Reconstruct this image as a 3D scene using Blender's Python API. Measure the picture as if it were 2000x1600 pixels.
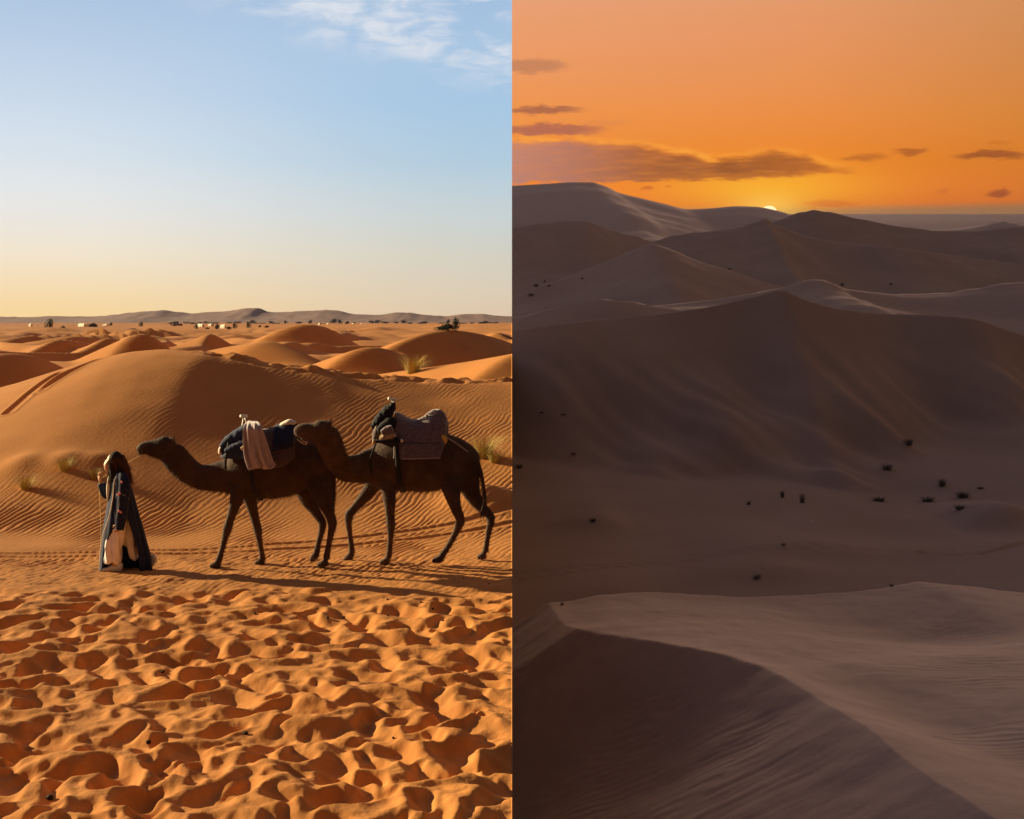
# Desert diptych: two places side by side.  West of the x = 0 line a camel caravan in low
# afternoon sun, east of it a dune field after sundown.  Units are metres, camera looks along +Y.
import bpy, bmesh, math, random
import numpy as np
from mathutils import Vector, Matrix

for _o in list(bpy.data.objects):
    bpy.data.objects.remove(_o, do_unlink=True)
scene = bpy.context.scene
C = scene.collection
R = math.radians
random.seed(7)

# ------------------------------------------------------------------ camera
F_PX, CX, HY, ZC = 3000.0, 1000.0, 628.0, 3.37      # focal length in photo pixels, seam column, horizon row, eye height
cam_d = bpy.data.cameras.new('camera')
cam_d.sensor_width = 36.0
cam_d.lens = 36.0 * F_PX / 2000.0
cam_d.shift_y = -(800.0 - HY) / 2000.0
cam_d.clip_start, cam_d.clip_end = 0.1, 20000.0
cam = bpy.data.objects.new('camera', cam_d)
cam.location = (0, 0, ZC)
cam.rotation_euler = (R(90), 0, 0)
C.objects.link(cam)
scene.camera = cam

def wp(px, py, Y):
    """world point seen at photo pixel (px, py) at distance Y"""
    return Vector(((px - CX) / F_PX * Y, Y, ZC - (py - HY) / F_PX * Y))

# ------------------------------------------------------------------ exposure and render settings
EXPO = 1.70
FX = 2.0 ** EXPO
scene.view_settings.view_transform = 'Standard'
scene.view_settings.look = 'None'
scene.view_settings.gamma = 1.0
scene.view_settings.exposure = EXPO
scene.view_settings.use_curve_mapping = False
scene.render.engine = 'CYCLES'
scene.cycles.use_denoising = True
scene.cycles.max_bounces = 6
scene.cycles.diffuse_bounces = 3
scene.cycles.volume_bounces = 0

def lin(c):
    out = []
    for v in c[:3]:
        v = v / 255.0
        out.append(v / 12.92 if v <= 0.04045 else ((v + 0.055) / 1.055) ** 2.4)
    return out
HAZE_D, HAZE_TOP, HAZE_FAR = 1.5e-4, 199.0, 2760.0
def skyh(py, r, g, b, k=1.0):
    # sky colour outside the haze such that it reads (r, g, b) through it
    el = max(math.atan((HY - py) / F_PX), 1e-4)
    T = math.exp(-HAZE_D * min(HAZE_FAR, HAZE_TOP / math.sin(el)))
    veil = (0.30, 0.25, 0.23)
    return [max(0.0, (v - (1 - T) * q) / T) / FX * k for v, q in zip(lin((r, g, b)), veil)] + [1.0]
def skyc(r, g, b, k=1.0):
    return [v / FX * k for v in lin((r, g, b))] + [1.0]

# ------------------------------------------------------------------ world: sky as a function of azimuth and elevation
world = bpy.data.worlds.new('World')
scene.world = world
world.use_nodes = True
wt = world.node_tree
wt.nodes.clear()

class G:
    """tiny helper that writes math as nodes"""
    def __init__(s, tree): s.t = tree
    def new(s, typ, **kw):
        n = s.t.nodes.new(typ)
        for k, v in kw.items(): setattr(n, k, v)
        return n
    def put(s, sock, v):
        if isinstance(v, bpy.types.NodeSocket): s.t.links.new(v, sock)
        else: sock.default_value = v
    def m(s, op, a, b=0.0, c=0.0, clamp=False):
        n = s.new('ShaderNodeMath', operation=op, use_clamp=clamp)
        s.put(n.inputs[0], a); s.put(n.inputs[1], b); s.put(n.inputs[2], c)
        return n.outputs[0]
    def add(s, a, b): return s.m('ADD', a, b)
    def sub(s, a, b): return s.m('SUBTRACT', a, b)
    def mul(s, a, b): return s.m('MULTIPLY', a, b)
    def sst(s, x, a, b, lo=0.0, hi=1.0):
        n = s.new('ShaderNodeMapRange', interpolation_type='SMOOTHSTEP')
        for i, v in enumerate((x, a, b, lo, hi)): s.put(n.inputs[i], v)
        return n.outputs[0]
    def lmap(s, x, a, b, lo=0.0, hi=1.0):
        n = s.new('ShaderNodeMapRange')
        for i, v in enumerate((x, a, b, lo, hi)): s.put(n.inputs[i], v)
        return n.outputs[0]
    def mix(s, f, a, b, mode='MIX'):
        n = s.new('ShaderNodeMix', data_type='RGBA', blend_type=mode)
        s.put(n.inputs[0], f); s.put(n.inputs[6], a); s.put(n.inputs[7], b)
        return n.outputs[2]
    def ramp(s, x, stops, interp='LINEAR'):
        n = s.new('ShaderNodeValToRGB')
        cr = n.color_ramp
        cr.interpolation = interp
        while len(cr.elements) > 1: cr.elements.remove(cr.elements[-1])
        for i, (p, c) in enumerate(sorted(stops, key=lambda q: q[0])):
            e = cr.elements[0] if i == 0 else cr.elements.new(p)
            e.position = p
            e.color = c if len(c) == 4 else list(c) + [1.0]
        s.put(n.inputs[0], x)
        return n.outputs[0]
    def xyz(s, x, y, z=0.0):
        n = s.new('ShaderNodeCombineXYZ')
        s.put(n.inputs[0], x); s.put(n.inputs[1], y); s.put(n.inputs[2], z)
        return n.outputs[0]
    def noise(s, vec, scale, detail=4.0, rough=0.55, dist=0.0):
        n = s.new('ShaderNodeTexNoise')
        s.put(n.inputs['Vector'], vec); n.inputs['Scale'].default_value = scale
        n.inputs['Detail'].default_value = detail; n.inputs['Roughness'].default_value = rough
        n.inputs['Distortion'].default_value = dist
        return n.outputs[0]

def AZ(px): return math.atan((px - CX) / F_PX)
def EL(py): return math.atan((HY - py) / F_PX)

def build_sky():
    g = G(wt)
    tc = g.new('ShaderNodeTexCoord')
    sp = g.new('ShaderNodeSeparateXYZ')
    wt.links.new(tc.outputs['Generated'], sp.inputs[0])
    dx, dy, dz = sp.outputs
    az = g.m('ARCTAN2', dx, dy)
    el = g.m('ARCSINE', dz)
    E = 1.2                                           # ramps span elevations 0 .. 1.2 rad
    e01 = g.lmap(el, 0.0, E)
    def st(lst): return [(max(0.0, EL(py)) / E if py is not None else p, skyh(py, *c) if py is not None else skyc(*c)) for py, p, c in lst]
    # ---- west sky: hazy cream horizon to blue
    wl = g.ramp(e01, st([(628, 0, (255, 219, 158)), (575, 0, (254, 226, 180)), (500, 0, (250, 236, 212)), (420, 0, (240, 238, 233)),
                         (320, 0, (222, 231, 238)), (200, 0, (204, 219, 236)), (90, 0, (188, 208, 231)), (0, 0, (176, 199, 226)),
                         (None, .28, (124, 155, 202)), (None, .55, (92, 122, 176)), (None, 1.0, (70, 92, 136))]))
    wr = g.ramp(e01, st([(628, 0, (232, 205, 176)), (575, 0, (229, 212, 188)), (500, 0, (220, 215, 200)), (420, 0, (208, 217, 217)),
                         (320, 0, (184, 208, 225)), (200, 0, (171, 202, 229)), (90, 0, (172, 200, 228)), (0, 0, (166, 194, 224)),
                         (None, .28, (118, 150, 200)), (None, .55, (90, 120, 174)), (None, 1.0, (70, 92, 136))]))
    west = g.mix(g.sst(az, AZ(0), AZ(1000)), wl, wr)
    # thin altocumulus high in the west sky, near the seam
    v = g.xyz(g.mul(az, 1.0), g.mul(el, 2.6))
    n1 = g.noise(v, 34.0, 6.0, 0.62, 0.6)
    n2 = g.noise(v, 11.0, 3.0, 0.5, 0.3)
    dens = g.sst(g.add(g.mul(n1, 0.62), g.mul(n2, 0.5)), 0.45, 0.72)
    lowline = g.add(EL(215), g.mul(g.sub(AZ(1000), az), 0.22))     # lower limit of the cloud rises to the left
    area = g.sst(el, lowline, g.add(lowline, 0.03))
    area = g.mul(area, g.sst(az, AZ(230), AZ(720)))
    area = g.mul(area, g.sst(el, 0.40, 0.25))
    west = g.mix(g.mul(g.mul(dens, area), 0.80), west, skyh(100, 234, 234, 238))
    # ---- east sky: sunset
    er = g.ramp(e01, st([(628, 0, (170, 128, 105)), (440, 0, (172, 135, 112)), (417, 0, (176, 134, 104)), (412, 0, (230, 132, 58)), (380, 0, (242, 140, 50)),
                         (320, 0, (241, 144, 60)), (250, 0, (240, 150, 80)), (150, 0, (236, 154, 98)), (0, 0, (231, 160, 116)),
                         (None, .30, (244, 182, 142)), (None, .58, (240, 184, 150)), (None, 1.0, (132, 112, 106))]))
    side = g.ramp(g.lmap(az, AZ(1000), AZ(2000)), [(0, (1.04, 1.06, 1.12)), (.35, (1, 1, 1.02)), (.6, (.98, .96, .92)), (1, (.80, .82, .66))])
    east = g.mix(1.0, er, side, 'MULTIPLY')
    # glow above the setting sun
    def blob(px, py, rx, ry):
        a = g.mul(g.sub(az, AZ(px)), F_PX / rx); b = g.mul(g.sub(el, EL(py)), F_PX / ry)
        return g.add(g.mul(a, a), g.mul(b, b))
    d = blob(1500, 372, 190, 42)
    east = g.mix(g.mul(g.m('EXPONENT', g.mul(d, -1.0)), 0.75), east, skyh(372, 255, 190, 58, 1.0))
    # cloud bank: upper and lower outline as curves of azimuth
    wn = g.noise(g.xyz(g.mul(az, 1.0), g.mul(el, 3.0)), 45.0, 5.0, 0.6)
    fine = g.noise(g.xyz(g.mul(az, 1.0), g.mul(el, 4.0)), 120.0, 5.0, 0.6)
    vfine = g.noise(g.xyz(g.mul(az, 1.0), g.mul(el, 3.2)), 300.0, 4.0, 0.65)
    elw = g.add(el, g.add(g.add(g.mul(g.sub(wn, 0.5), 0.008), g.mul(g.sub(fine, 0.5), 0.006)), g.mul(g.sub(vfine, 0.5), 0.0035)))
    t = g.lmap(az, AZ(940), AZ(1720))
    def curve(pts):
        st_ = []
        for px, py in pts:
            vv = EL(py) / 0.2
            st_.append(((AZ(px) - AZ(940)) / (AZ(1720) - AZ(940)), (vv, vv, vv, 1)))
        return g.mul(g.ramp(t, st_, 'EASE'), 0.2)
    top = curve([(945, 272), (1100, 273), (1240, 283), (1330, 296), (1395, 312), (1440, 309), (1505, 297), (1560, 306), (1640, 330), (1700, 345)])
    bot = curve([(945, 362), (1200, 358), (1400, 355), (1520, 352), (1640, 347), (1700, 344)])
    inside = g.mul(g.sst(g.sub(elw, bot), -0.0006, 0.0022), g.sst(g.sub(top, elw), -0.0008, 0.0045))
    rimz = g.mul(g.sst(g.sub(elw, top), 0.0045, 0.0003), g.sst(g.sub(elw, top), -0.002, 0.0008))
    rimz = g.mul(rimz, g.sst(az, AZ(1690), AZ(1560)))
    east = g.mix(g.mul(g.mul(rimz, 0.55), g.sst(wn, 0.38, 0.62)), east, skyh(300, 255, 180, 84, 1.05))
    ccol = g.ramp(t, [(0, skyh(320, 202, 146, 130)), (.22, skyh(320, 186, 130, 112)), (.42, skyh(320, 172, 110, 76)), (.62, skyh(320, 158, 100, 52)), (.8, skyh(320, 176, 108, 48)), (1, skyh(320, 214, 128, 52))])
    layer = g.noise(g.xyz(g.mul(az, 1.0), g.mul(el, 9.0)), 38.0, 5.0, 0.6)
    ccol = g.mix(g.sst(layer, 0.42, 0.72, 0.0, 0.45), ccol, skyh(330, 226, 142, 82))
    under = g.mul(g.sst(g.sub(elw, bot), 0.0065, 0.0), g.sst(az, AZ(1180), AZ(1420)))
    ccol = g.mix(g.mul(under, 0.45), ccol, skyh(350, 236, 146, 56))
    east = g.mix(g.mul(inside, g.sst(fine, 0.15, 0.6, 0.78, 0.97)), east, ccol)
    # smaller streaks
    def streak(px, py, rx, ry, col, k=0.8):
        a = g.mul(g.sub(g.add(az, g.mul(g.sub(fine, 0.5), 0.012)), AZ(px)), F_PX / rx)
        b = g.mul(g.sub(elw, EL(py)), F_PX / ry)
        q = g.add(g.mul(a, a), g.mul(b, b))
        return g.mul(g.sst(q, 1.3, 0.15), k), skyh(py, *col)
    for a in ((1040, 128, 78, 15, (196, 134, 100), .8), (1060, 215, 82, 8, (176, 112, 84), .9), (1070, 254, 120, 13, (186, 116, 92), .95), (1180, 240, 60, 6, (226, 142, 92), .5),
              (1688, 317, 46, 9, (186, 112, 62), .7), (1778, 306, 34, 7, (178, 106, 60), .8), (1935, 318, 72, 10, (164, 100, 66), .9),
              (1950, 296, 26, 6, (206, 124, 66), .6), (1950, 388, 22, 8, (160, 96, 58), .8), (1840, 384, 12, 4, (206, 118, 52), .7),
              (1264, 371, 16, 5, (206, 116, 58), .7), (1306, 368, 8, 4, (206, 116, 58), .6), (1620, 404, 60, 6, (214, 122, 50), .6)):
        m_, c_ = streak(*a)
        east = g.mix(m_, east, c_)
    # sun half set
    q = blob(1502, 416, 14.5, 11)
    east = g.mix(g.sst(q, 1.12, 0.82), east, skyh(410, 255, 246, 214, 1.6))
    q2 = blob(1502, 408, 62, 24)
    east = g.mix(g.mul(g.m('EXPONENT', g.mul(q2, -1.0)), 0.55), east, skyh(405, 255, 212, 110, 1.1))
    # ---- join the two skies along the seam meridian; high up and behind they run together into dusk
    wdt = g.add(0.00012, g.mul(g.m('MAXIMUM', g.sub(el, 0.24), 0.0), 1.6))
    f = g.sst(g.m('DIVIDE', az, wdt), -1.0, 1.0)
    sky = g.mix(f, west, east)
    back = g.sst(g.m('ABSOLUTE', az), R(62), R(112))
    dusk = g.ramp(g.lmap(el, 0.0, 1.2), [(0, skyc(62, 51, 47)), (.3, skyc(68, 59, 58)), (1, skyc(96, 90, 98))])
    sky = g.mix(g.mul(back, 0.94), sky, dusk)
    # below the horizon: sand-coloured bounce, never seen past the ground
    sky = g.mix(g.sst(el, -0.002, -0.02), sky, skyc(120, 84, 60))
    bg = g.new('ShaderNodeBackground')
    wt.links.new(sky, bg.inputs[0])
    bg.inputs[1].default_value = 1.0
    out = g.new('ShaderNodeOutputWorld')
    wt.links.new(bg.outputs[0], out.inputs[0])
build_sky()
world.cycles.sampling_method = 'MANUAL'
world.cycles.sample_map_resolution = 1024

# ------------------------------------------------------------------ the sun of the western place: low, left, a little behind the camels
SUN_EL, SUN_AZ = R(17.0), R(22.0)                  # azimuth measured from -X towards +Y
sun_d = bpy.data.lights.new('sun', 'SUN')
sun_d.energy = 5.0
sun_d.angle = R(0.6)
sun_d.color = (1.0, 0.78, 0.42)
sun = bpy.data.objects.new('sun', sun_d)
SUN_V = Vector((-math.cos(SUN_EL) * math.cos(SUN_AZ), math.cos(SUN_EL) * math.sin(SUN_AZ), math.sin(SUN_EL)))
sun.rotation_euler = SUN_V.to_track_quat('Z', 'Y').to_euler()
sun.location = (-60, 30, 40)
C.objects.link(sun)
WEST = bpy.data.collections.new('western_place')   # lit by the afternoon sun
EAST = bpy.data.collections.new('eastern_place')   # lit by its sky and the setting sun lamp
C.children.link(WEST); C.children.link(EAST)
sun.light_linking.receiver_collection = WEST
# the setting sun the eastern photograph shows on its horizon, with the wide glow around it
SET_EL, SET_AZ = EL(411.0), AZ(1502.0)
set_d = bpy.data.lights.new('setting_sun', 'SUN')
set_d.energy = 1.55
set_d.angle = R(10.0)
set_d.color = (1.0, 0.62, 0.44)
sset = bpy.data.objects.new('setting_sun', set_d)
sset.rotation_euler = Vector((math.sin(SET_AZ) * math.cos(SET_EL), math.cos(SET_AZ) * math.cos(SET_EL), math.sin(SET_EL))).to_track_quat('Z', 'Y').to_euler()
sset.location = (60, 300, 60)
C.objects.link(sset)
sset.light_linking.receiver_collection = EAST

# ------------------------------------------------------------------ materials
MATS = {}
def mat(name, col, rough=0.9, var=0.0, vscale=8.0, bump=0.0, bscale=40.0, col2=None, sheen=0.0, metallic=0.0, spec=0.2, stretch=None, detail=4.0):
    if name in MATS: return MATS[name]
    m = bpy.data.materials.new(name)
    m.use_nodes = True
    t = m.node_tree
    b = t.nodes['Principled BSDF']
    g = G(t)
    b.inputs['Roughness'].default_value = rough
    b.inputs['Metallic'].default_value = metallic
    b.inputs['Specular IOR Level'].default_value = spec
    if sheen: b.inputs['Sheen Weight'].default_value = sheen
    tc = g.new('ShaderNodeTexCoord')
    vec = tc.outputs['Object']
    if stretch:
        mp = g.new('ShaderNodeMapping'); mp.inputs['Scale'].default_value = stretch
        t.links.new(vec, mp.inputs[0]); vec = mp.outputs[0]
    c1 = list(col) + [1.0]
    if var or col2:
        n = g.noise(vec, vscale, detail, 0.6)
        c2 = (list(col2) + [1.0]) if col2 else [max(0, v * (1 - var)) for v in col] + [1.0]
        t.links.new(g.mix(g.sst(n, 0.32, 0.68), c1, c2), b.inputs['Base Color'])
    else:
        b.inputs['Base Color'].default_value = c1
    if bump:
        nb = g.noise(vec, bscale, 5.0, 0.6)
        bn = g.new('ShaderNodeBump'); bn.inputs['Strength'].default_value = 1.0
        bn.inputs['Distance'].default_value = bump
        t.links.new(nb, bn.inputs['Height']); t.links.new(bn.outputs[0], b.inputs['Normal'])
    MATS[name] = m
    return m

def sand_mat(name, c1, c2, grain, gscale, big):
    m = bpy.data.materials.new(name)
    m.use_nodes = True
    t = m.node_tree; g = G(t)
    b = t.nodes['Principled BSDF']
    b.inputs['Roughness'].default_value = 0.95
    b.inputs['Specular IOR Level'].default_value = 0.1
    b.inputs['Diffuse Roughness'].default_value = 0.6
    geo = g.new('ShaderNodeNewGeometry')
    n1 = g.noise(geo.outputs['Position'], big, 5.0, 0.6)
    n2 = g.noise(geo.outputs['Position'], gscale, 3.0, 0.7)
    f = g.add(g.mul(n1, 0.7), g.mul(n2, 0.3))
    t.links.new(g.mix(g.sst(f, 0.35, 0.65), list(c1) + [1], list(c2) + [1]), b.inputs['Base Color'])
    nb = g.noise(geo.outputs['Position'], gscale * 0.6, 6.0, 0.65)
    bn = g.new('ShaderNodeBump'); bn.inputs['Strength'].default_value = 1.0
    bn.inputs['Distance'].default_value = grain
    t.links.new(nb, bn.inputs['Height']); t.links.new(bn.outputs[0], b.inputs['Normal'])
    return m
M_SANDW = sand_mat('orange_sand', (0.545, 0.232, 0.064), (0.475, 0.196, 0.054), 0.007, 26.0, 0.5)
M_SANDE = sand_mat('brown_sand', (0.40, 0.285, 0.212), (0.35, 0.245, 0.18), 0.010, 6.0, 0.12)

# ------------------------------------------------------------------ numeric helpers
def sm(x, a, b):
    t = np.clip((x - a) / (b - a), 0, 1)
    return t * t * (3 - 2 * t)

def gnoise(x, y, seed=0):
    xi = np.floor(x).astype(np.int64); yi = np.floor(y).astype(np.int64)
    xf = x - xi; yf = y - yi
    u = xf * xf * xf * (xf * (xf * 6 - 15) + 10); v = yf * yf * yf * (yf * (yf * 6 - 15) + 10)
    def gr(ix, iy, fx, fy):
        h = (ix * 374761393 + iy * 668265263 + seed * 974711) & 0xFFFFFFFF
        h = ((h ^ (h >> 13)) * 1274126177) & 0xFFFFFFFF
        a = ((h ^ (h >> 16)) & 0xFFFF) * (2 * np.pi / 65536.0)
        return np.cos(a) * fx + np.sin(a) * fy
    a = gr(xi, yi, xf, yf); b = gr(xi + 1, yi, xf - 1, yf)
    c = gr(xi, yi + 1, xf, yf - 1); d = gr(xi + 1, yi + 1, xf - 1, yf - 1)
    return ((a * (1 - u) + b * u) * (1 - v) + (c * (1 - u) + d * u) * v) * 1.5

def fbm(x, y, seed=0, octv=4, gain=0.5):
    s = 0.0; a = 1.0; f = 1.0
    for k in range(octv):
        s = s + a * gnoise(x * f, y * f, seed + k * 17); a *= gain; f *= 2.03
    return s

def smax(a, b, k):
    h = np.clip(0.5 + 0.5 * (a - b) / k, 0, 1)
    return b * (1 - h) + a * h + k * h * (1 - h)

def crv(x, pts):
    """smooth curve through points (monotone cubic)"""
    xs = np.array([p[0] for p in pts], float); ys = np.array([p[1] for p in pts], float)
    d = np.diff(ys) / np.diff(xs)
    m = np.zeros_like(xs); m[1:-1] = np.where(d[:-1] * d[1:] > 0, 2 * d[:-1] * d[1:] / (d[:-1] + d[1:] + 1e-12), 0)
    m[0] = d[0]; m[-1] = d[-1]
    x = np.clip(x, xs[0], xs[-1])
    i = np.clip(np.searchsorted(xs, x) - 1, 0, len(xs) - 2)
    h = xs[i + 1] - xs[i]; t = (x - xs[i]) / h
    return ((2 * t**3 - 3 * t**2 + 1) * ys[i] + (t**3 - 2 * t**2 + t) * h * m[i] + (-2 * t**3 + 3 * t**2) * ys[i + 1] + (t**3 - t**2) * h * m[i + 1])

def groove(x, y, pts, w, d):
    """two-sided furrow of width w and depth d along a polyline, with small banks"""
    best = np.full(x.shape, 1e9)
    for (x0, y0), (x1, y1) in zip(pts[:-1], pts[1:]):
        L2 = (x1 - x0)**2 + (y1 - y0)**2
        t = np.clip(((x - x0) * (x1 - x0) + (y - y0) * (y1 - y0)) / L2, 0, 1)
        best = np.minimum(best, np.hypot(x - x0 - t * (x1 - x0), y - y0 - t * (y1 - y0)))
    q = best / w
    return -d * np.exp(-q**4) + 0.45 * d * np.exp(-((q - 1.5) / 0.5)**2)

def flat_xy(px, py, z=0.0):
    Y = (ZC - z) * F_PX / (py - HY)
    return ((px - CX) / F_PX * Y, Y)

# ------------------------------------------------------------------ western ground
rng = np.random.default_rng(11)
PITS = []
for _i in range(1500):
    yy = 7.5 + 12.2 * rng.random() ** 1.15
    xx = -(0.34 * yy + 1.2) + rng.random() * (0.34 * yy + 1.2)
    s = 0.10 + 0.28 * rng.random() ** 1.3 + (0.14 if rng.random() < .06 else 0.0)
    _q = 0.45 + 0.75 * float(np.clip(0.5 + 0.9 * gnoise(np.array([xx * .55]), np.array([yy * .55]), 8)[0], 0, 1))
    PITS.append((xx, yy, s, s * rng.uniform(.42, .75), np.pi / 2 + rng.normal() * .55, _q * rng.uniform(.35, 1.0) * .086 * (s / .3) ** .6))

def trampled(x, y):
    z = np.zeros(x.shape)
    wx = x + 0.09 * fbm(x * 1.7, y * 1.7, 5, 2); wy = y + 0.09 * fbm(x * 1.7, y * 1.7, 9, 2)
    ycol = y[:, 0] if y.ndim == 2 else None
    for (px_, py_, a, b, th, d) in PITS:
        r = a * 1.7
        if ycol is not None:
            i0, i1 = np.searchsorted(ycol, (py_ - r - .1, py_ + r + .1))
            if i1 <= i0: continue
            sl = slice(i0, i1)
        else: sl = slice(None)
        dx = wx[sl] - px_; dy = wy[sl] - py_
        c, s_ = math.cos(th), math.sin(th)
        q = ((c * dx + s_ * dy) / a)**2 + ((-s_ * dx + c * dy) / b)**2
        bowl = -d * (1 - np.minimum(q, 1.0)) ** 1.15
        rim = 0.26 * d * np.exp(-((np.sqrt(q) - 1.15) / 0.30)**2)
        cur = z[sl]
        z[sl] = cur + bowl * np.clip(1 + cur / 0.13, 0.12, 1) + rim * np.clip(1 - np.maximum(cur, 0) / 0.035, 0, 1) * np.clip(1 + cur / 0.08, 0.2, 1)
    if z.ndim == 2:                                    # loose sand slumps: soften the rims
        for _ in range(5): z[:, 1:-1] = 0.25 * z[:, :-2] + 0.5 * z[:, 1:-1] + 0.25 * z[:, 2:]
        for _ in range(2): z[1:-1] = 0.25 * z[:-2] + 0.5 * z[1:-1] + 0.25 * z[2:]
    z += 0.055 * fbm(x * 0.9, y * 0.9, 31, 3) + 0.0050 * fbm(x * 7, y * 7, 33, 4) + 0.006 * np.clip(fbm(x * 5 + 3, y * 5, 37, 4) - .1, 0, 1)
    z += 0.014 * np.abs(fbm(x * 2.6, y * 2.6, 35, 2))
    return z

MAIN = [(-700, 860), (-300, 820), (-60, 775), (46, 744), (130, 718), (200, 700), (270, 685), (330, 679), (390, 682), (450, 692), (550, 708), (650, 722), (760, 732), (900, 737), (1000, 737), (1100, 735)]
WDUNES = [  # px, py of the crest, distance, half widths left/right in px, slant, front and back slope
    (1045, 686, 52, 190, 240, .10, .10, .20), (735, 678, 62, 175, 130, .25, .30, .25), (890, 645, 84, 330, 190, .18, .26, .22),
    (597, 633, 165, 95, 110, .2, .34, .25), (690, 643, 146, 66, 80, .35, .34, .3), (762, 640, 158, 66, 60, .3, .34, .3), (806, 639, 230, 50, 80, .2, .3, .3),
    (286, 652, 78, 74, 110, .3, .36, .3), (188, 647, 128, 80, 100, .3, .34, .3), (92, 648, 150, 90, 46, .3, .34, .3), (70, 669, 92, 160, 150, .2, .30, .3),
    (10, 690, 60, 200, 230, .12, .30, .3), (417, 647, 140, 66, 70, .3, .34, .3), (424, 659, 104, 84, 36, .5, .34, .3), (530, 667, 76, 150, 100, .2, .14, .25),
    (165, 659, 104, 40, 50, .4, .34, .3), (205, 664, 90, 36, 80, .3, .34, .3), (640, 654, 118, 110, 80, .2, .2, .3), (985, 652, 100, 50, 80, .3, .25, .3), (515, 676, 68, 60, 70, .3, .3, .3)]
WDUNES = [WDUNES[i] for i in (0, 1, 2, 3, 7, 11, 14)]
TRACK1 = [flat_xy(a, b) for a, b in ((-80, 1090), (46, 1088), (200, 1087), (330, 1084), (480, 1079), (620, 1070), (760, 1058), (900, 1044), (1010, 1030))]
TRACK2 = [flat_xy(a, b) for a, b in ((-80, 1083), (46, 1081), (200, 1079), (330, 1076), (480, 1069), (620, 1058), (760, 1045), (900, 1031), (1010, 1016))]

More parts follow.
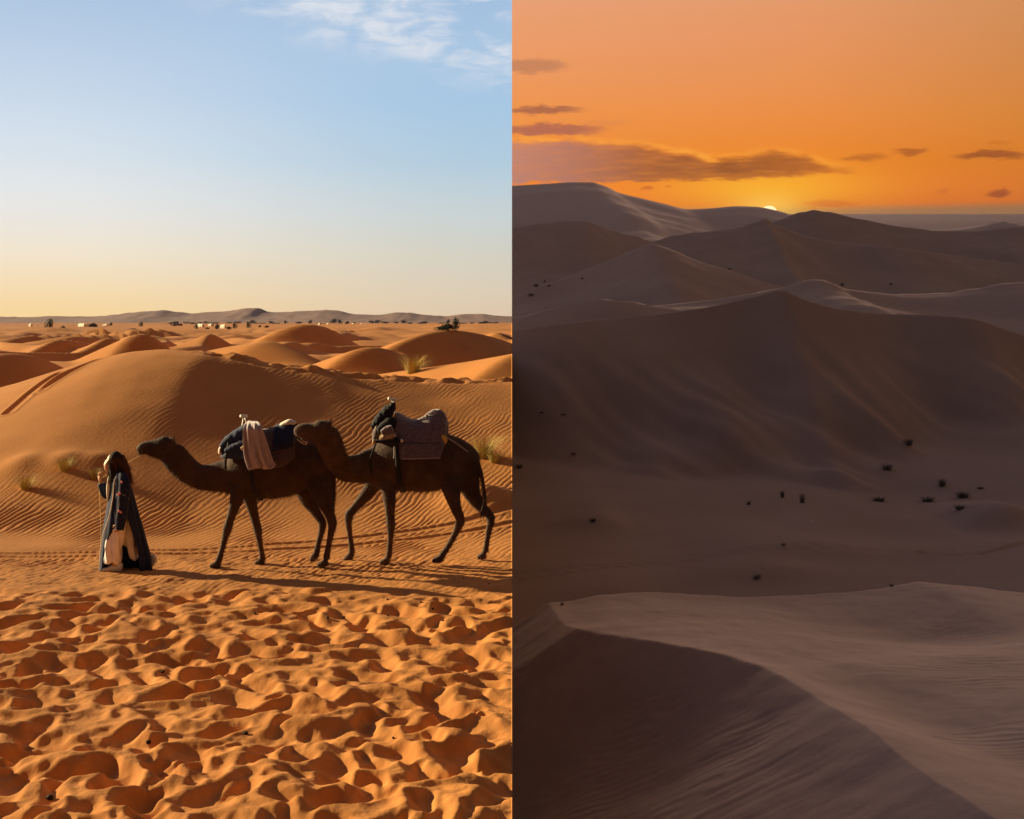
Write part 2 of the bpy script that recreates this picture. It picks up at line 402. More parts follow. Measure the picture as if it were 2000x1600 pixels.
def west_z(x, y, fine=True):
    z = np.zeros(x.shape)
    # far plain and minor dunes
    far = sm(y, 40, 120)
    z += far * 0.6 * fbm(x * 0.03, y * 0.03, 3, 3) + 0.60 * sm(y, 38, 75) + 0.75 * sm(y, 150, 290)
    ridge = 1 - np.abs(fbm(x * 0.022 + 0.1 * y * .022, y * 0.011, 41, 3))
    z += sm(y, 120, 260) * 0.9 * (ridge - 0.60) * (1 - 0.5 * sm(y, 600, 1200))
    # linked crescent ridges: gentle sunny stoss side, crisp crest, short lee
    for (lam, amp_, sd_, ca_, sb_) in ((10.0, 1.15, 601, .86, -.20), (21.0, 1.20, 631, .80, -.34)):
        ph = (x * ca_ + y * sb_) / lam + 1.5 * fbm(x * 0.030, y * 0.018, sd_, 3)
        fr_ = ph - np.floor(ph)
        cut = 0.68 + 0.12 * gnoise(x * .05, y * .03, sd_ + 5)
        pr = smax(-np.where(fr_ < cut, (fr_ / cut) ** 1.35, np.clip((1 - fr_) / (1 - cut), 0, 1) ** 1.15), -0.93 + 0 * x, 0.12) * -1
        A_ = amp_ * np.clip(0.55 + 1.0 * fbm(x * 0.045 + 9, y * 0.028, sd_ + 9, 2), 0.04, 1.25)
        z += sm(y, 42, 62) * sm(y, 340, 150) * A_ * pr * (0.75 + 0.25 * sm(y, 60, 180))
    z -= 0.35 * sm(y, 42, 62) * sm(y, 340, 150)
    for (px, py, Y, wl, wr, k, tf, tb) in WDUNES:
        wl *= 1.5; wr *= 1.5
        xc = (px - CX) / F_PX * Y; h = ZC - (py - HY) / F_PX * Y
        ang = R(38) + k * 0.9                         # crest line swings away from the camera to the right
        ca, sa = math.cos(ang), math.sin(ang)
        bend = 0.05 * Y * gnoise(x * 7 / Y, y * 7 / Y, 77 + int(px))
        al = (x - xc) * ca + (y - Y) * sa
        la = -(x - xc) * sa + (y - Y) * ca + bend * 0.5  # > 0 on the sunny left flank
        La = (wl + wr) * 0.5 / F_PX * Y * 1.15
        ht = (h + 0.5) * np.cos(np.clip(al / La, -1, 1) * np.pi / 2) ** 1.6 - 0.5
        rd = 0.05 + 0.0016 * Y
        tl, trr = 0.55 * tf + 0.06, 0.30 + 0.55 * tf
        q = np.sqrt(la * la + rd * rd) - rd
        fr = np.where(la > 0, q * tl, q * trr)
        z = smax(z, ht - fr, 0.10 + 0.0014 * Y)
    # the big rippled dune behind the caravan
    Yc = 34.0 + 0.9 * np.sin(x * 0.45 + 1.0) + 0.03 * (x + 6)
    u = CX + x * F_PX / Yc
    py = crv(u, MAIN)
    Zc = ZC - (py - HY) / F_PX * Yc
    Yb = 24.4 + 0.5 * np.sin(x * 0.5 + 2.0)
    t = np.clip((Yc - y) / (Yc - Yb), -0.5, 1.3)
    tt = np.maximum(t, 0)
    rr = 0.03 + 0.22 * sm(u, 560, 200)
    fall = (np.sqrt(tt**2 + rr**2) - rr) / (np.sqrt(1 + rr**2) - rr)
    Zc = Zc - 0.04 * np.exp(-((u - 330) / 60.0)**2)
    main = smax(Zc * (1 - 1.06 * fall), np.zeros_like(Zc), 0.50) - 0.01
    back = Zc - (y - Yc) * 0.26
    trail = np.exp(-((y - Yc - 0.3) / 0.55)**2) * sm(u, 320, 420) * 0.13 * fbm(x * 1.3, y * 1.2, 55, 3)
    trail += np.exp(-((y - Yc + 0.3) / 0.25)**2) * sm(u, 320, 420) * -0.06 * (0.6 + fbm(x * 2.2, y * 2.2, 59, 2))
    dune = np.where(y <= Yc, main, back) + trail
    z = np.where(y <= Yc, np.maximum(main + trail, z * sm(y, 30, 36)), smax(dune, z, 0.15))
    # wind-laid mounds at the foot of the dune and off to the left
    for (px_, py_, s, h) in ((945, 912, 0.55, 0.30), (128, 922, 0.34, 0.10), (188, 940, 0.30, 0.08), (40, 955, 0.40, 0.10)):
        yy = 26.4 if px_ > 500 else 26.9
        xx = (px_ - CX) / F_PX * yy
        z += h * np.exp(-(((x - xx) / s)**2 + ((y - yy) / (s * 1.1))**2))
    z += 0.016 * fbm(x * 0.7, y * 0.7, 71, 2) * sm(y, 19, 20.5) * sm(y, 60, 40)
    if fine:
        # wind ripples
        w = sm(y, 18.6, 20.2) * sm(y, 36.5, 33.5)
        patch = 0.55 + 0.9 * fbm(x * 0.45, y * 0.35, 91, 3)
        patch = np.clip(patch, 0.12, 1.15)
        smoothed = sm(u, 560, 300) * sm(t, 0.95, 0.55)
        ph = (3.2 * x - y) / 3.35 / 0.105 + 0.9 * fbm(x * 0.9, y * 0.5, 95, 3) + 0.35 * fbm(x * 3.5, y * 1.6, 97, 2)
        rip = np.sin(2 * np.pi * ph); rip = rip + 0.25 * np.sin(4 * np.pi * ph + 0.9)
        tr = groove(x, y, TRACK1, 0.10, 0.022) + groove(x, y, TRACK2, 0.10, 0.020)
        amp = 0.0085 * w * patch * (1 - 0.9 * smoothed) * (1 - 0.45 * sm(y, 22.5, 20.5)) * (1 - 0.6 * sm(t, .55, .05)) * (1 - 0.35 * sm(t, .98, .8))
        z += amp * rip * (1 - 0.85 * np.clip(np.abs(tr) / 0.010, 0, 1))
        z += tr * (1 + 0.25 * fbm(x * 1.2, y * 1.2, 99, 2))
        # scuffed strip the caravan walks on
        strip = sm(y, 18.8, 19.6) * sm(y, 22.6, 21.4)
        z += strip * (0.022 * fbm(x * 1.8, y * 1.8, 101, 4) - 0.03 * np.clip(fbm(x * 2.2 + 7, y * 2.8, 103, 2) - 0.45, 0, 1))
        near = sm(y, 19.7, 18.7)
        z += np.where(near > 0, near * trampled(x, y), 0.0)
        # wheel ruts running over the left end of the big dune
        for pts in ([(46, 762), (62, 744), (80, 728), (97, 716)], [(82, 742), (110, 727), (140, 712), (166, 703)]):
            P = []
            for a, b in pts:
                yv = 31.5 - (b - 735) * 0.02
                P.append(((a - CX) / F_PX * yv, yv + (735 - b) * 0.035))
            z += groove(x, y, P, 0.10, 0.035)
    return z

def seg(*parts):
    out = []
    for a, b, n in parts: out.append(np.linspace(a, b, n, endpoint=False))
    return np.concatenate(out + [np.array([parts[-1][1]])])
def geo(a, b, n): return np.exp(np.linspace(math.log(a), math.log(b), n, endpoint=False))

def sheet(name, colpx, rows, zf, material, coll, skirt=None):
    P, Yg = np.meshgrid(colpx, rows)
    X = (P - CX) / F_PX * Yg
    X[np.abs(P - CX) < 1e-6] = 0.0
    Z = zf(X, Yg)
    nr, nc = X.shape
    co = np.stack([X, Yg, Z], -1).reshape(-1, 3)
    idx = np.arange(nr * nc).reshape(nr, nc)
    q = np.stack([idx[:-1, :-1], idx[:-1, 1:], idx[1:, 1:], idx[1:, :-1]], -1).reshape(-1, 4)
    if skirt is not None:                            # closes the cut edge of the sheet along the seam
        j, depth = skirt
        e = idx[:, j]
        lo = co[e].copy(); lo[:, 2] = np.minimum(lo[:, 2] - 1.0, depth)
        b0 = len(co); co = np.concatenate([co, lo]); k = np.arange(nr) + b0
        a = np.stack([e[:-1], e[1:], k[1:], k[:-1]], -1)
        q = np.concatenate([q, a if j != 0 else a[:, ::-1]])
    me = bpy.data.meshes.new(name)
    me.vertices.add(len(co)); me.vertices.foreach_set('co', co.astype(np.float32).ravel())
    me.loops.add(q.size); me.loops.foreach_set('vertex_index', q.ravel().astype(np.int32))
    me.polygons.add(len(q))
    me.polygons.foreach_set('loop_start', np.arange(0, q.size, 4, dtype=np.int32))
    me.polygons.foreach_set('use_smooth', np.ones(len(q), bool))
    me.update(calc_edges=True)
    me.materials.append(material)
    o = bpy.data.objects.new(name, me)
    coll.objects.link(o)
    o['kind'] = 'structure'
    return o

COLW = np.concatenate([np.linspace(-900, -130, 30, endpoint=False), np.linspace(-130, 1000, 520)])
ROWW = np.concatenate([np.linspace(4.5, 10.0, 60, endpoint=False), geo(10.0, 19.8, 430), np.linspace(19.8, 25.2, 200, endpoint=False),
                       np.linspace(25.2, 35.6, 300, endpoint=False), np.linspace(35.6, 60, 90, endpoint=False), geo(60, 180, 230), geo(180, 400, 70), geo(400, 2700, 50), [2700.0]])
sand_west = sheet('sand_ground', COLW, ROWW, west_z, M_SANDW, WEST, skirt=(-1, -25.0))
sand_west['label'] = 'orange rippled and trampled desert sand under the caravan'

# ------------------------------------------------------------------ eastern dunes
BRINK = [(1.05, 47.0), (1.15, 42.5), (1.22, 39.8), (1.32, 37.9), (1.52, 36.3), (1.85, 35.1), (2.35, 33.9), (2.85, 32.3), (3.36, 30.7), (4.15, 29.0), (4.55, 27.6), (4.78, 24.5), (4.84, 21.5), (4.80, 19.0), (4.72, 17.3), (4.8, 15.5), (5.1, 12.0), (5.6, 6.0), (6, 2)]
LAYERS = [  # crest distance, crest outline in photo pixels, front slope, back slope, rounding
    (120, .58, .30, 0.7, [(1000, 646), (1080, 634), (1180, 624), (1300, 611), (1400, 596), (1470, 580), (1525, 567), (1570, 584), (1640, 603), (1720, 612), (1820, 615), (1900, 622), (1960, 642), (2050, 668), (2300, 700)]),
    (160, .22, .30, 0.9, [(1000, 622), (1060, 606), (1120, 589), (1180, 583), (1230, 588), (1290, 598), (1380, 612), (1500, 640), (1700, 700), (2300, 760)]),
    (200, .13, .25, 1.3, [(1000, 640), (1200, 604), (1340, 590), (1440, 576), (1530, 560), (1560, 549), (1588, 545), (1615, 549), (1650, 563), (1700, 570), (1760, 574), (1830, 572), (1900, 563), (1960, 553), (2100, 548), (2300, 560)]),
    (330, .24, .30, 2.0, [(1000, 578), (1050, 561), (1100, 543), (1160, 520), (1220, 496), (1272, 476), (1300, 483), (1350, 503), (1420, 526), (1480, 545), (1540, 562), (1640, 590), (1800, 640), (2300, 760)]),
    (420, .36, .35, 2.0, [(1000, 600), (1150, 530), (1230, 490), (1270, 474), (1310, 461), (1360, 453), (1410, 449), (1450, 441), (1480, 431), (1492, 427), (1512, 437), (1550, 452), (1600, 466), (1660, 475), (1740, 481), (1820, 492), (1900, 503), (2000, 515), (2300, 540)]),
    (470, .32, .30, 2.5, [(1000, 445), (1050, 437), (1100, 432), (1135, 431), (1170, 441), (1210, 454), (1250, 463), (1300, 485), (1400, 530), (1600, 640), (2300, 800)]),
    (545, .40, .35, 2.5, [(1000, 640), (1300, 560), (1440, 478), (1490, 442), (1530, 425), (1565, 414), (1590, 410), (1620, 414), (1680, 427), (1750, 440), (1820, 449), (1880, 451), (1950, 446), (2050, 440), (2300, 430)]),
    (1450, .12, .2, 4.0, [(1000, 560), (1600, 462), (1680, 455), (1730, 447), (1765, 440), (1795, 447), (1850, 446), (1900, 441), (1925, 435), (1942, 430), (1965, 437), (2050, 446), (2300, 450)]),
    (2000, .14, .25, 6.0, [(1000, 363), (1070, 359), (1120, 356), (1152, 356), (1180, 363), (1210, 377), (1255, 388), (1300, 399), (1345, 409), (1390, 407), (1440, 403), (1475, 404), (1520, 412), (1580, 430), (1660, 440), (1800, 470), (2300, 520)]),
]
def east_z(x, y):
    px = CX + x * F_PX / y
    base = crv(y, [(0, -5.2), (14, -5.6), (45, -7.9), (56, -8.3), (65, -8.1), (80, -7.7), (95, -7.2), (110, -6.5), (150, -4.0), (190, -1.0), (260, 3.0), (330, 6.0), (430, 12), (600, 25), (1000, 52), (1500, 86), (2100, 140), (2700, 192)])
    amp = crv(y, [(0, .05), (45, .18), (70, .5), (110, .5), (200, .8), (450, 1.6), (700, 1.0), (1000, .3), (2700, .1)])
    sc = crv(y, [(0, .2), (60, .07), (120, .05), (300, .02), (2700, .006)])
    base = base + amp * fbm(x * 0.055 + 3, y * 0.035, 7, 3) * sm(y, 30, 60)
    z = base
    # low banks in the valley floor
    for (px_, py_, Y, wl, wr, h, k) in ((1165, 1016, 82, 170, 90, .55, -.05), (1480, 1122, 68, 260, 200, 0.45, .1), (1560, 1090, 73, 240, 260, .35, .1), (1965, 1000, 84, 120, 120, 1.2, .1), (1200, 1135, 65, 200, 180, .3, .2)):
        xc = (px_ - CX) / F_PX * Y; dxn = (x - xc) * F_PX / Y
        u = np.where(dxn < 0, dxn / wl, dxn / wr)
        dy = y - (Y + k * (x - xc))
        z = z + h * np.cos(np.clip(u, -1, 1) * np.pi / 2)**2 * np.exp(-np.where(dy < 0, (dy / 1.8)**2, (dy / 6.0)**2))
    for n, (Y, tf, tb, rnd, pts) in enumerate(LAYERS):
        u = px
        if n < 7:
            wob = 0.02 * Y * gnoise(x * 14 / Y, np.full_like(x, 3.0 * n), 200 + n)
        else: wob = 0.0
        yc = Y + wob
        u = CX + x * F_PX / yc
        h = ZC - (crv(u, pts) - HY) / F_PX * yc
        dy = y - yc
        # slip-face: straight near the crest, easing out at the toe; streaked by old slides
        dd = np.maximum(-dy, 0)
        if n == 0:
            L = (h + 8.0) / tf
            fr = tf * (dd + 0.25 * np.minimum(dd, L) - 0.25 * np.minimum(dd, L)**2 / L)
        else:
            fr = tf * dd
        if n == 0:
            fr = fr + 0.9 * fbm(x * 0.13 + y * 0.10, (x - y) * 0.022, 301, 3) * sm(dd, 0, 10) + 1.5 * fbm(x * 0.07, y * 0.05, 305, 3) * sm(dd, 0, 20)
            fr = fr * np.where(u < 1420, 1 - 0.35 * sm(u, 1420, 1150) * sm(dd, 14, 0), 1.0)
        elif n < 7:
            fr = fr + 0.004 * Y * fbm(x * 8 / Y + y * 5 / Y, (x - y) * 3 / Y, 310 + n, 3) * sm(dd, 0, 0.05 * Y)
        bk = tb * np.maximum(dy, 0)
        lay = h - np.where(dy < 0, fr, bk)
        if n >= 7: lay = lay + np.where(dy < 0, (3.0 if n == 8 else 0.8) * fbm(x * 0.01, y * 0.006, 330 + n, 3) * sm(dd, 0, 200), 0)
        z = smax(z, lay, rnd * 0.6)
    # near dune: windward back, brink and slip-face
    sil = crv(CX + x * F_PX / 45.0, [(900, 1200), (1000, 1182), (1100, 1176), (1180, 1163), (1250, 1158), (1330, 1160), (1420, 1164), (1500, 1166), (1600, 1160), (1700, 1150), (1760, 1141), (1792, 1136), (1850, 1141), (1960, 1153), (2100, 1170), (2600, 1220)])
    zc45 = ZC - (sil - HY) / F_PX * 45.0
    W = -0.1024 * y + (zc45 + 4.608) * sm(y, 22, 45)
    pxr = CX + x * F_PX / np.maximum(y, 1)
    W = W - 0.55 * np.exp(-((x - 10.2) / 3.2)**2 - ((y - 36.5) / 4.2)**2) - 0.35 * np.exp(-((x - 6.4 - (22 - y) * 0.1) / 1.1)**2 - ((y - 22) / 6.0)**2)
    W = W + 0.03 * fbm(x * 0.7, y * 0.35, 403, 3) + 0.05 * fbm(x * 0.22, y * 0.2, 405, 2)
    rp = (0.5 * x + y) / 0.34 + 1.1 * fbm(x * .5, y * .5, 431, 3)
    W = W + 0.010 * np.sin(2 * np.pi * rp) * np.clip(0.3 + 1.2 * fbm(x * .3, y * .22, 433, 2), 0, 1) * sm(y, 12, 16)
    W = np.where(y > 45, zc45 - 0.34 * (y - 45) + (W - (-0.1024 * y + (zc45 + 4.608))) * sm(y, 50, 45), W)
    best = np.full(x.shape, 1e9); sgn = np.ones(x.shape); along = np.zeros(x.shape); acc = 0.0
    wx = x + 0.035 * fbm(y * 0.35, x * 0.1, 411, 2)
    for (x0, y0), (x1, y1) in zip(BRINK[:-1], BRINK[1:]):
        ex, ey = x1 - x0, y1 - y0; L = math.hypot(ex, ey)
        t = np.clip(((wx - x0) * ex + (y - y0) * ey) / L**2, 0, 1)
        d = np.hypot(wx - x0 - t * ex, y - y0 - t * ey)
        s = np.sign(ex * (y - y0) - ey * (wx - x0))
        up = d < best
        sgn = np.where(up, s, sgn); along = np.where(up, acc + t * L, along); best = np.where(up, d, best); acc += L
    sd = best * sgn                                    # > 0 on the windward side, < 0 on the slip-face
    left = np.maximum(-sd, 0)
    chute = fbm(along * 1.3 + left * 0.55, left * 0.16, 421, 3)
    chute2 = fbm(along * 3.4 + left * 1.3, left * 0.20, 423, 2)
    slip = 0.66 * (left - 0.028 * left**2) + (0.010 * chute + 0.007 * chute2 * sm(y, 30, 20) * sm(y, 14, 18)) * sm(left, 0.05, 1.2)
    Wl = W - slip
    near = np.where(sd > 0, W, Wl)
    near = near - 0.006 * np.exp(-(sd / 0.08)**2)
    lim = np.maximum(near, -9.5 - 0 * x)
    z = np.where(y < 44, np.maximum(near, base - 1.2 + 0 * x), smax(near, z, 0.25))
    z = np.where(y < 44, np.where(near > base - 1.2, near, base - 1.2), z)
    # tyre tracks in the valley
    def gp(pts, zz): return [flat_xy(a, b, zz) for a, b in pts]
    z = z + groove(x, y, gp(((980, 1123), (1060, 1119), (1150, 1115), (1260, 1111), (1380, 1106), (1560, 1096), (1750, 1088), (1860, 1084)), -8.0), 0.16, 0.09)
    z = z + groove(x, y, gp(((980, 1136), (1060, 1130), (1150, 1123), (1260, 1116), (1380, 1111), (1560, 1101), (1750, 1092), (1860, 1087)), -8.0), 0.16, 0.09)
    z = z + groove(x, y, gp(((1800, 1082), (1860, 1084), (1915, 1081), (1960, 1072), (2040, 1050)), -7.8), 0.2, 0.14)
    return z

COLE = np.concatenate([np.linspace(1000, 2000, 460, endpoint=False), np.linspace(2000, 2900, 40)])
ROWE = np.concatenate([np.linspace(5, 14, 30, endpoint=False), geo(14, 46, 330), geo(46, 84, 130), np.linspace(84, 122, 190, endpoint=False), geo(122, 330, 130),
                       geo(330, 560, 150), geo(560, 2000, 60), np.linspace(2000, 2700, 20)])
dunes_east = sheet('dune_terrain', COLE, ROWE, east_z, M_SANDE, EAST, skirt=(0, -30.0))
dunes_east['label'] = 'dusky brown dunes stretching to the sunset horizon'

# ------------------------------------------------------------------ surface lookup along a sight line
def ground_hit(px, py, y0, y1, n=6000):
    zf = west_z if px <= CX else east_z
    ys = np.geomspace(y0, y1, n)
    xs = (px - CX) / F_PX * ys
    zz = zf(xs, ys, False) if zf is west_z else zf(xs, ys)
    ray = ZC - (py - HY) / F_PX * ys
    h = np.nonzero(zz >= ray)[0]
    i = h[0] if len(h) else n - 1
    return Vector((xs[i], ys[i], zz[i]))
def ground_at(x, y):
    a = np.array([float(x)]); b = np.array([float(y)])
    return float((west_z(a, b) if x <= 0 else east_z(a, b))[0])

# ------------------------------------------------------------------ mountains beyond the western plain
def mountains():
    colpx = np.concatenate([np.linspace(-900, 0, 60, endpoint=False), np.linspace(0, 1000, 400)])
    rows = np.concatenate([np.linspace(2150, 2500, 26, endpoint=False), np.linspace(2500, 2690, 8)])
    prof = [(-900, 612), (-400, 618), (-100, 616), (46, 619), (130, 617), (200, 617), (250, 612), (295, 608), (330, 606), (350, 609), (375, 611), (430, 608), (460, 604), (480, 600), (500, 600), (520, 607), (560, 609),
            (600, 607), (645, 605), (690, 612), (735, 615), (785, 610), (830, 614), (870, 617), (905, 613), (945, 613), (975, 616), (1000, 618)]
    def zf(x, y):
        yc = 2500.0 + 60 * gnoise(x * .006, x * 0, 501)
        u = CX + x * F_PX / 2500.0
        h = ZC - (crv(u, prof) - HY) / F_PX * 2500.0 + 0.9 * fbm(x * 0.03, x * 0 + 2, 505, 4)
        t = np.where(y < yc, (yc - y) / 330.0, (y - yc) / 250.0)
        r = h * (1 - np.clip(t, 0, 1)) ** 1.25
        gul = 1 - 0.16 * np.abs(fbm(x * 0.022, y * 0.010, 507, 3)) * np.sin(np.pi * np.clip(t, 0, 1))
        return r * gul - 3.0 * np.clip(t, 0, 1.2)
    m = mat('mountain_rock', (0.22, 0.140, 0.115), 0.95, 0.25, 0.02, 0.4, 0.05)
    o = sheet('mountain_range', colpx, rows, zf, m, WEST)
    o['label'] = 'low purple-brown mountain range on the far horizon'
mountains()

# ------------------------------------------------------------------ object helpers
def link(o, coll=WEST):
    coll.objects.link(o); return o
def empty(name, loc, coll=WEST):
    o = bpy.data.objects.new(name, None); o.location = loc; o.empty_display_size = 0.2
    return link(o, coll)
def tag(o, label, cat, group=None):
    o['label'] = label; o['category'] = cat
    if group: o['group'] = group
    return o
def mesh_obj(name, verts, faces, material, parent=None, coll=WEST, smooth=True, origin=None):
    """mesh from world-space vertices; stored relative to the parent's (or its own) origin"""
    off = Vector(parent.matrix_world.translation) if parent is not None else (Vector(origin) if origin is not None else Vector((0, 0, 0)))
    if parent is not None: off = Vector(parent.location)
    me = bpy.data.meshes.new(name)
    me.from_pydata([tuple(Vector(v) - off) for v in verts], [], faces)
    me.polygons.foreach_set('use_smooth', [smooth] * len(me.polygons))
    me.materials.append(material)
    me.update()
    o = bpy.data.objects.new(name, me)
    if parent is not None: o.parent = parent
    elif origin is not None: o.location = origin
    return link(o, coll)

def tube_vf(pts, seg=14, cap=True):
    """loft of ellipses.  pts: (centre Vector, in-plane radius, lateral radius); lateral axis is kept near +Y"""
    V, Fc = [], []
    n = len(pts)
    for i, (c, r1, r2) in enumerate(pts):
        a = pts[max(0, i - 1)][0]; b = pts[min(n - 1, i + 1)][0]
        t = (b - a).normalized()
        lat = Vector((0, 1, 0)) - t * t.y
        if lat.length < 0.2: lat = Vector((1, 0, 0)) - t * t.x
        lat.normalize()
        up = t.cross(lat)
        for k in range(seg):
            th = 2 * math.pi * k / seg
            V.append(c + up * (r1 * math.cos(th)) + lat * (r2 * math.sin(th)))
    for i in range(n - 1):
        for k in range(seg):
            k2 = (k + 1) % seg
            Fc.append((i * seg + k, i * seg + k2, (i + 1) * seg + k2, (i + 1) * seg + k))
    if cap:
        Fc.append(tuple(range(seg - 1, -1, -1)))
        Fc.append(tuple((n - 1) * seg + k for k in range(seg)))
    return V, Fc
def ball_vf(c, rx, ry, rz, nu=14, nv=9):
    V, Fc = [], []
    for j in range(nv + 1):
        ph = math.pi * j / nv
        for i in range(nu):
            th = 2 * math.pi * i / nu
            V.append(c + Vector((rx * math.sin(ph) * math.cos(th), ry * math.sin(ph) * math.sin(th), rz * math.cos(ph))))
    for j in range(nv):
        for i in range(nu):
            Fc.append((j * nu + i, (j + 1) * nu + i, (j + 1) * nu + (i + 1) % nu, j * nu + (i + 1) % nu))
    return V, Fc
def spline(pts, n):
    """Catmull-Rom through tuples of numbers"""
    P = [np.array(p, float) for p in pts]
    P = [2 * P[0] - P[1]] + P + [2 * P[-1] - P[-2]]
    out = []
    for i in range(1, len(P) - 2):
        for k in range(n):
            t = k / n
            a, b, c, d = P[i - 1], P[i], P[i + 1], P[i + 2]
            out.append(0.5 * ((2 * b) + (-a + c) * t + (2 * a - 5 * b + 4 * c - d) * t * t + (-a + 3 * b - 3 * c + d) * t ** 3))
    out.append(P[-2])
    return out
def pxtube(rows, Y, n=4, seg=16):
    """rows: px, py, in-plane radius px, lateral radius px, depth offset m"""
    s = F_PX / Y
    pts = []
    for r in spline([tuple(r) + ((0.0,) if len(r) == 4 else ()) for r in rows], n):
        Yk = Y + r[4]
        pts.append((wp(r[0], r[1], Yk), max(r[2], .5) / s, max(r[3], .5) / s))
    return tube_vf(pts, seg)
def fuse(name, shells, voxel, material, parent, coll=WEST, smooth_it=6):
    """one continuous skin from overlapping shells (voxel remesh, then relaxed)"""
    V, Fc = [], []
    for v, f in shells:
        b = len(V); V += v; Fc += [tuple(i + b for i in q) for q in f]
    me = bpy.data.meshes.new(name + '_cage'); me.from_pydata([tuple(v) for v in V], [], Fc); me.update()
    bm = bmesh.new(); bm.from_mesh(me); bmesh.ops.recalc_face_normals(bm, faces=bm.faces[:]); bm.to_mesh(me); bm.free()
    o = bpy.data.objects.new(name + '_cage', me); C.objects.link(o)
    m = o.modifiers.new('r', 'REMESH'); m.mode = 'VOXEL'; m.voxel_size = voxel
    m2 = o.modifiers.new('s', 'SMOOTH'); m2.factor = 0.5; m2.iterations = smooth_it
    dg = bpy.context.evaluated_depsgraph_get()
    out = bpy.data.meshes.new_from_object(o.evaluated_get(dg))
    bpy.data.objects.remove(o, do_unlink=True); bpy.data.meshes.remove(me)
    out.name = name
    off = Vector(parent.location)
    co = np.empty(len(out.vertices) * 3, np.float32); out.vertices.foreach_get('co', co)
    co = co.reshape(-1, 3) - np.array(off, np.float32)
    out.vertices.foreach_set('co', co.ravel())
    out.polygons.foreach_set('use_smooth', np.ones(len(out.polygons), bool))
    out.materials.clear(); out.materials.append(material); out.update()
    ob = bpy.data.objects.new(name, out); ob.parent = parent
    return link(ob, coll)
def line_tube(name, pts, r, material, parent=None, coll=WEST, seg=6, origin=None, sub=4):
    P = [Vector(p[:3]) for p in spline([tuple(p) for p in pts], sub)]
    V, Fc = tube_vf([(p, r, r) for p in P], seg)
    return mesh_obj(name, V, Fc, material, parent, coll, True, origin)
def sheet_vf(grid, thick):
    """closed slab around a grid of points (list of rows), thickened along its normals"""
    A = np.array([[list(p) for p in row] for row in grid], float)
    du = np.gradient(A, axis=1); dv = np.gradient(A, axis=0)
    nn = np.cross(du, dv); nn /= np.linalg.norm(nn, axis=2, keepdims=True) + 1e-9
    a = A + nn * thick * .5; b = A - nn * thick * .5
    r, c = A.shape[:2]
    V = [Vector(p) for p in a.reshape(-1, 3)] + [Vector(p) for p in b.reshape(-1, 3)]
    Fc = []
    N = r * c
    for i in range(r - 1):
        for j in range(c - 1):
            q = (i * c + j, i * c + j + 1, (i + 1) * c + j + 1, (i + 1) * c + j)
            Fc.append(q); Fc.append(tuple(N + k for k in reversed(q)))
    rim = [i for i in range(c)] + [i * c + c - 1 for i in range(1, r)] + [(r - 1) * c + j for j in range(c - 2, -1, -1)] + [i * c for i in range(r - 2, 0, -1)]
    for k in range(len(rim)):
        p, q = rim[k], rim[(k + 1) % len(rim)]
        Fc.append((p, N + p, N + q, q))
    return V, Fc

# ------------------------------------------------------------------ materials of the figures
M_CAMEL = mat('dark_camel_coat', (0.060, 0.030, 0.019), 0.85, 0.0, 4.0, 0.014, 38.0, (0.030, 0.015, 0.010), sheen=0.03)
M_CAMEL2 = mat('brown_camel_coat', (0.088, 0.049, 0.032), 0.85, 0.0, 4.0, 0.014, 38.0, (0.045, 0.024, 0.016), sheen=0.03)
M_FUR = mat('camel_fur', (0.085, 0.045, 0.026), 0.8, 0.6, 7.0)
M_EYE = mat('dark_eye', (0.01, 0.008, 0.006), 0.15, spec=0.5)
M_SOLE = mat('camel_foot_pad', (0.40, 0.24, 0.12), 0.8)
M_NAVY = mat('navy_cloth', (0.010, 0.015, 0.052), 0.9, 0.4, 14.0, 0.004, 40.0, sheen=0.05)
M_NAVYB = mat('navy_bundle_cloth', (0.020, 0.030, 0.080), 0.85, 0.5, 18.0, 0.01, 22.0, sheen=0.06)
M_BLACK = mat('black_cloth', (0.012, 0.012, 0.016), 0.9, 0.4, 20.0, 0.008, 30.0, sheen=0.03)
M_STRAP = mat('black_strap', (0.010, 0.009, 0.010), 0.7, bump=0.002, bscale=80.0)
M_MAUVE = mat('mauve_cloth', (0.36, 0.285, 0.31), 0.9, 0.25, 12.0, 0.004, 60.0, sheen=0.3)
M_BLANK = mat('grey_violet_blanket', (0.135, 0.098, 0.120), 0.95, 0.0, 30.0, 0.006, 90.0, (0.085, 0.058, 0.068), sheen=0.4)
M_BLANK2 = mat('maroon_blanket', (0.070, 0.040, 0.042), 0.95, 0.4, 25.0, 0.006, 80.0, sheen=0.3)
M_TAN = mat('tan_padding', (0.38, 0.26, 0.17), 0.9, 0.4, 18.0, 0.006, 40.0)
M_CREAM = mat('cream_fabric', (0.62, 0.54, 0.46), 0.9, 0.2, 20.0, 0.003, 60.0)
M_METAL = mat('pale_metal', (0.72, 0.66, 0.58), 0.45, 0.2, 30.0, spec=0.5)
M_ROPE = mat('straw_rope', (0.58, 0.42, 0.20), 0.9, 0.3, 60.0, 0.002, 150.0)
M_ROPEG = mat('grey_cord', (0.30, 0.26, 0.24), 0.85, 0.3, 60.0)
M_SKIN = mat('skin', (0.42, 0.22, 0.14), 0.55, 0.15, 10.0, spec=0.35)
M_HAIR = mat('dark_brown_hair', (0.020, 0.009, 0.005), 0.75, 0.5, 40.0, 0.006, 50.0, spec=0.1, stretch=(4, 4, .6))
M_TROU = mat('pale_pink_trousers', (0.74, 0.68, 0.70), 0.9, 0.15, 8.0, 0.010, 9.0, sheen=0.2)
M_SHOE = mat('grey_white_shoe', (0.52, 0.52, 0.54), 0.7, 0.2, 30.0)
M_PINK = mat('pink_tassel', (0.62, 0.22, 0.24), 0.85)
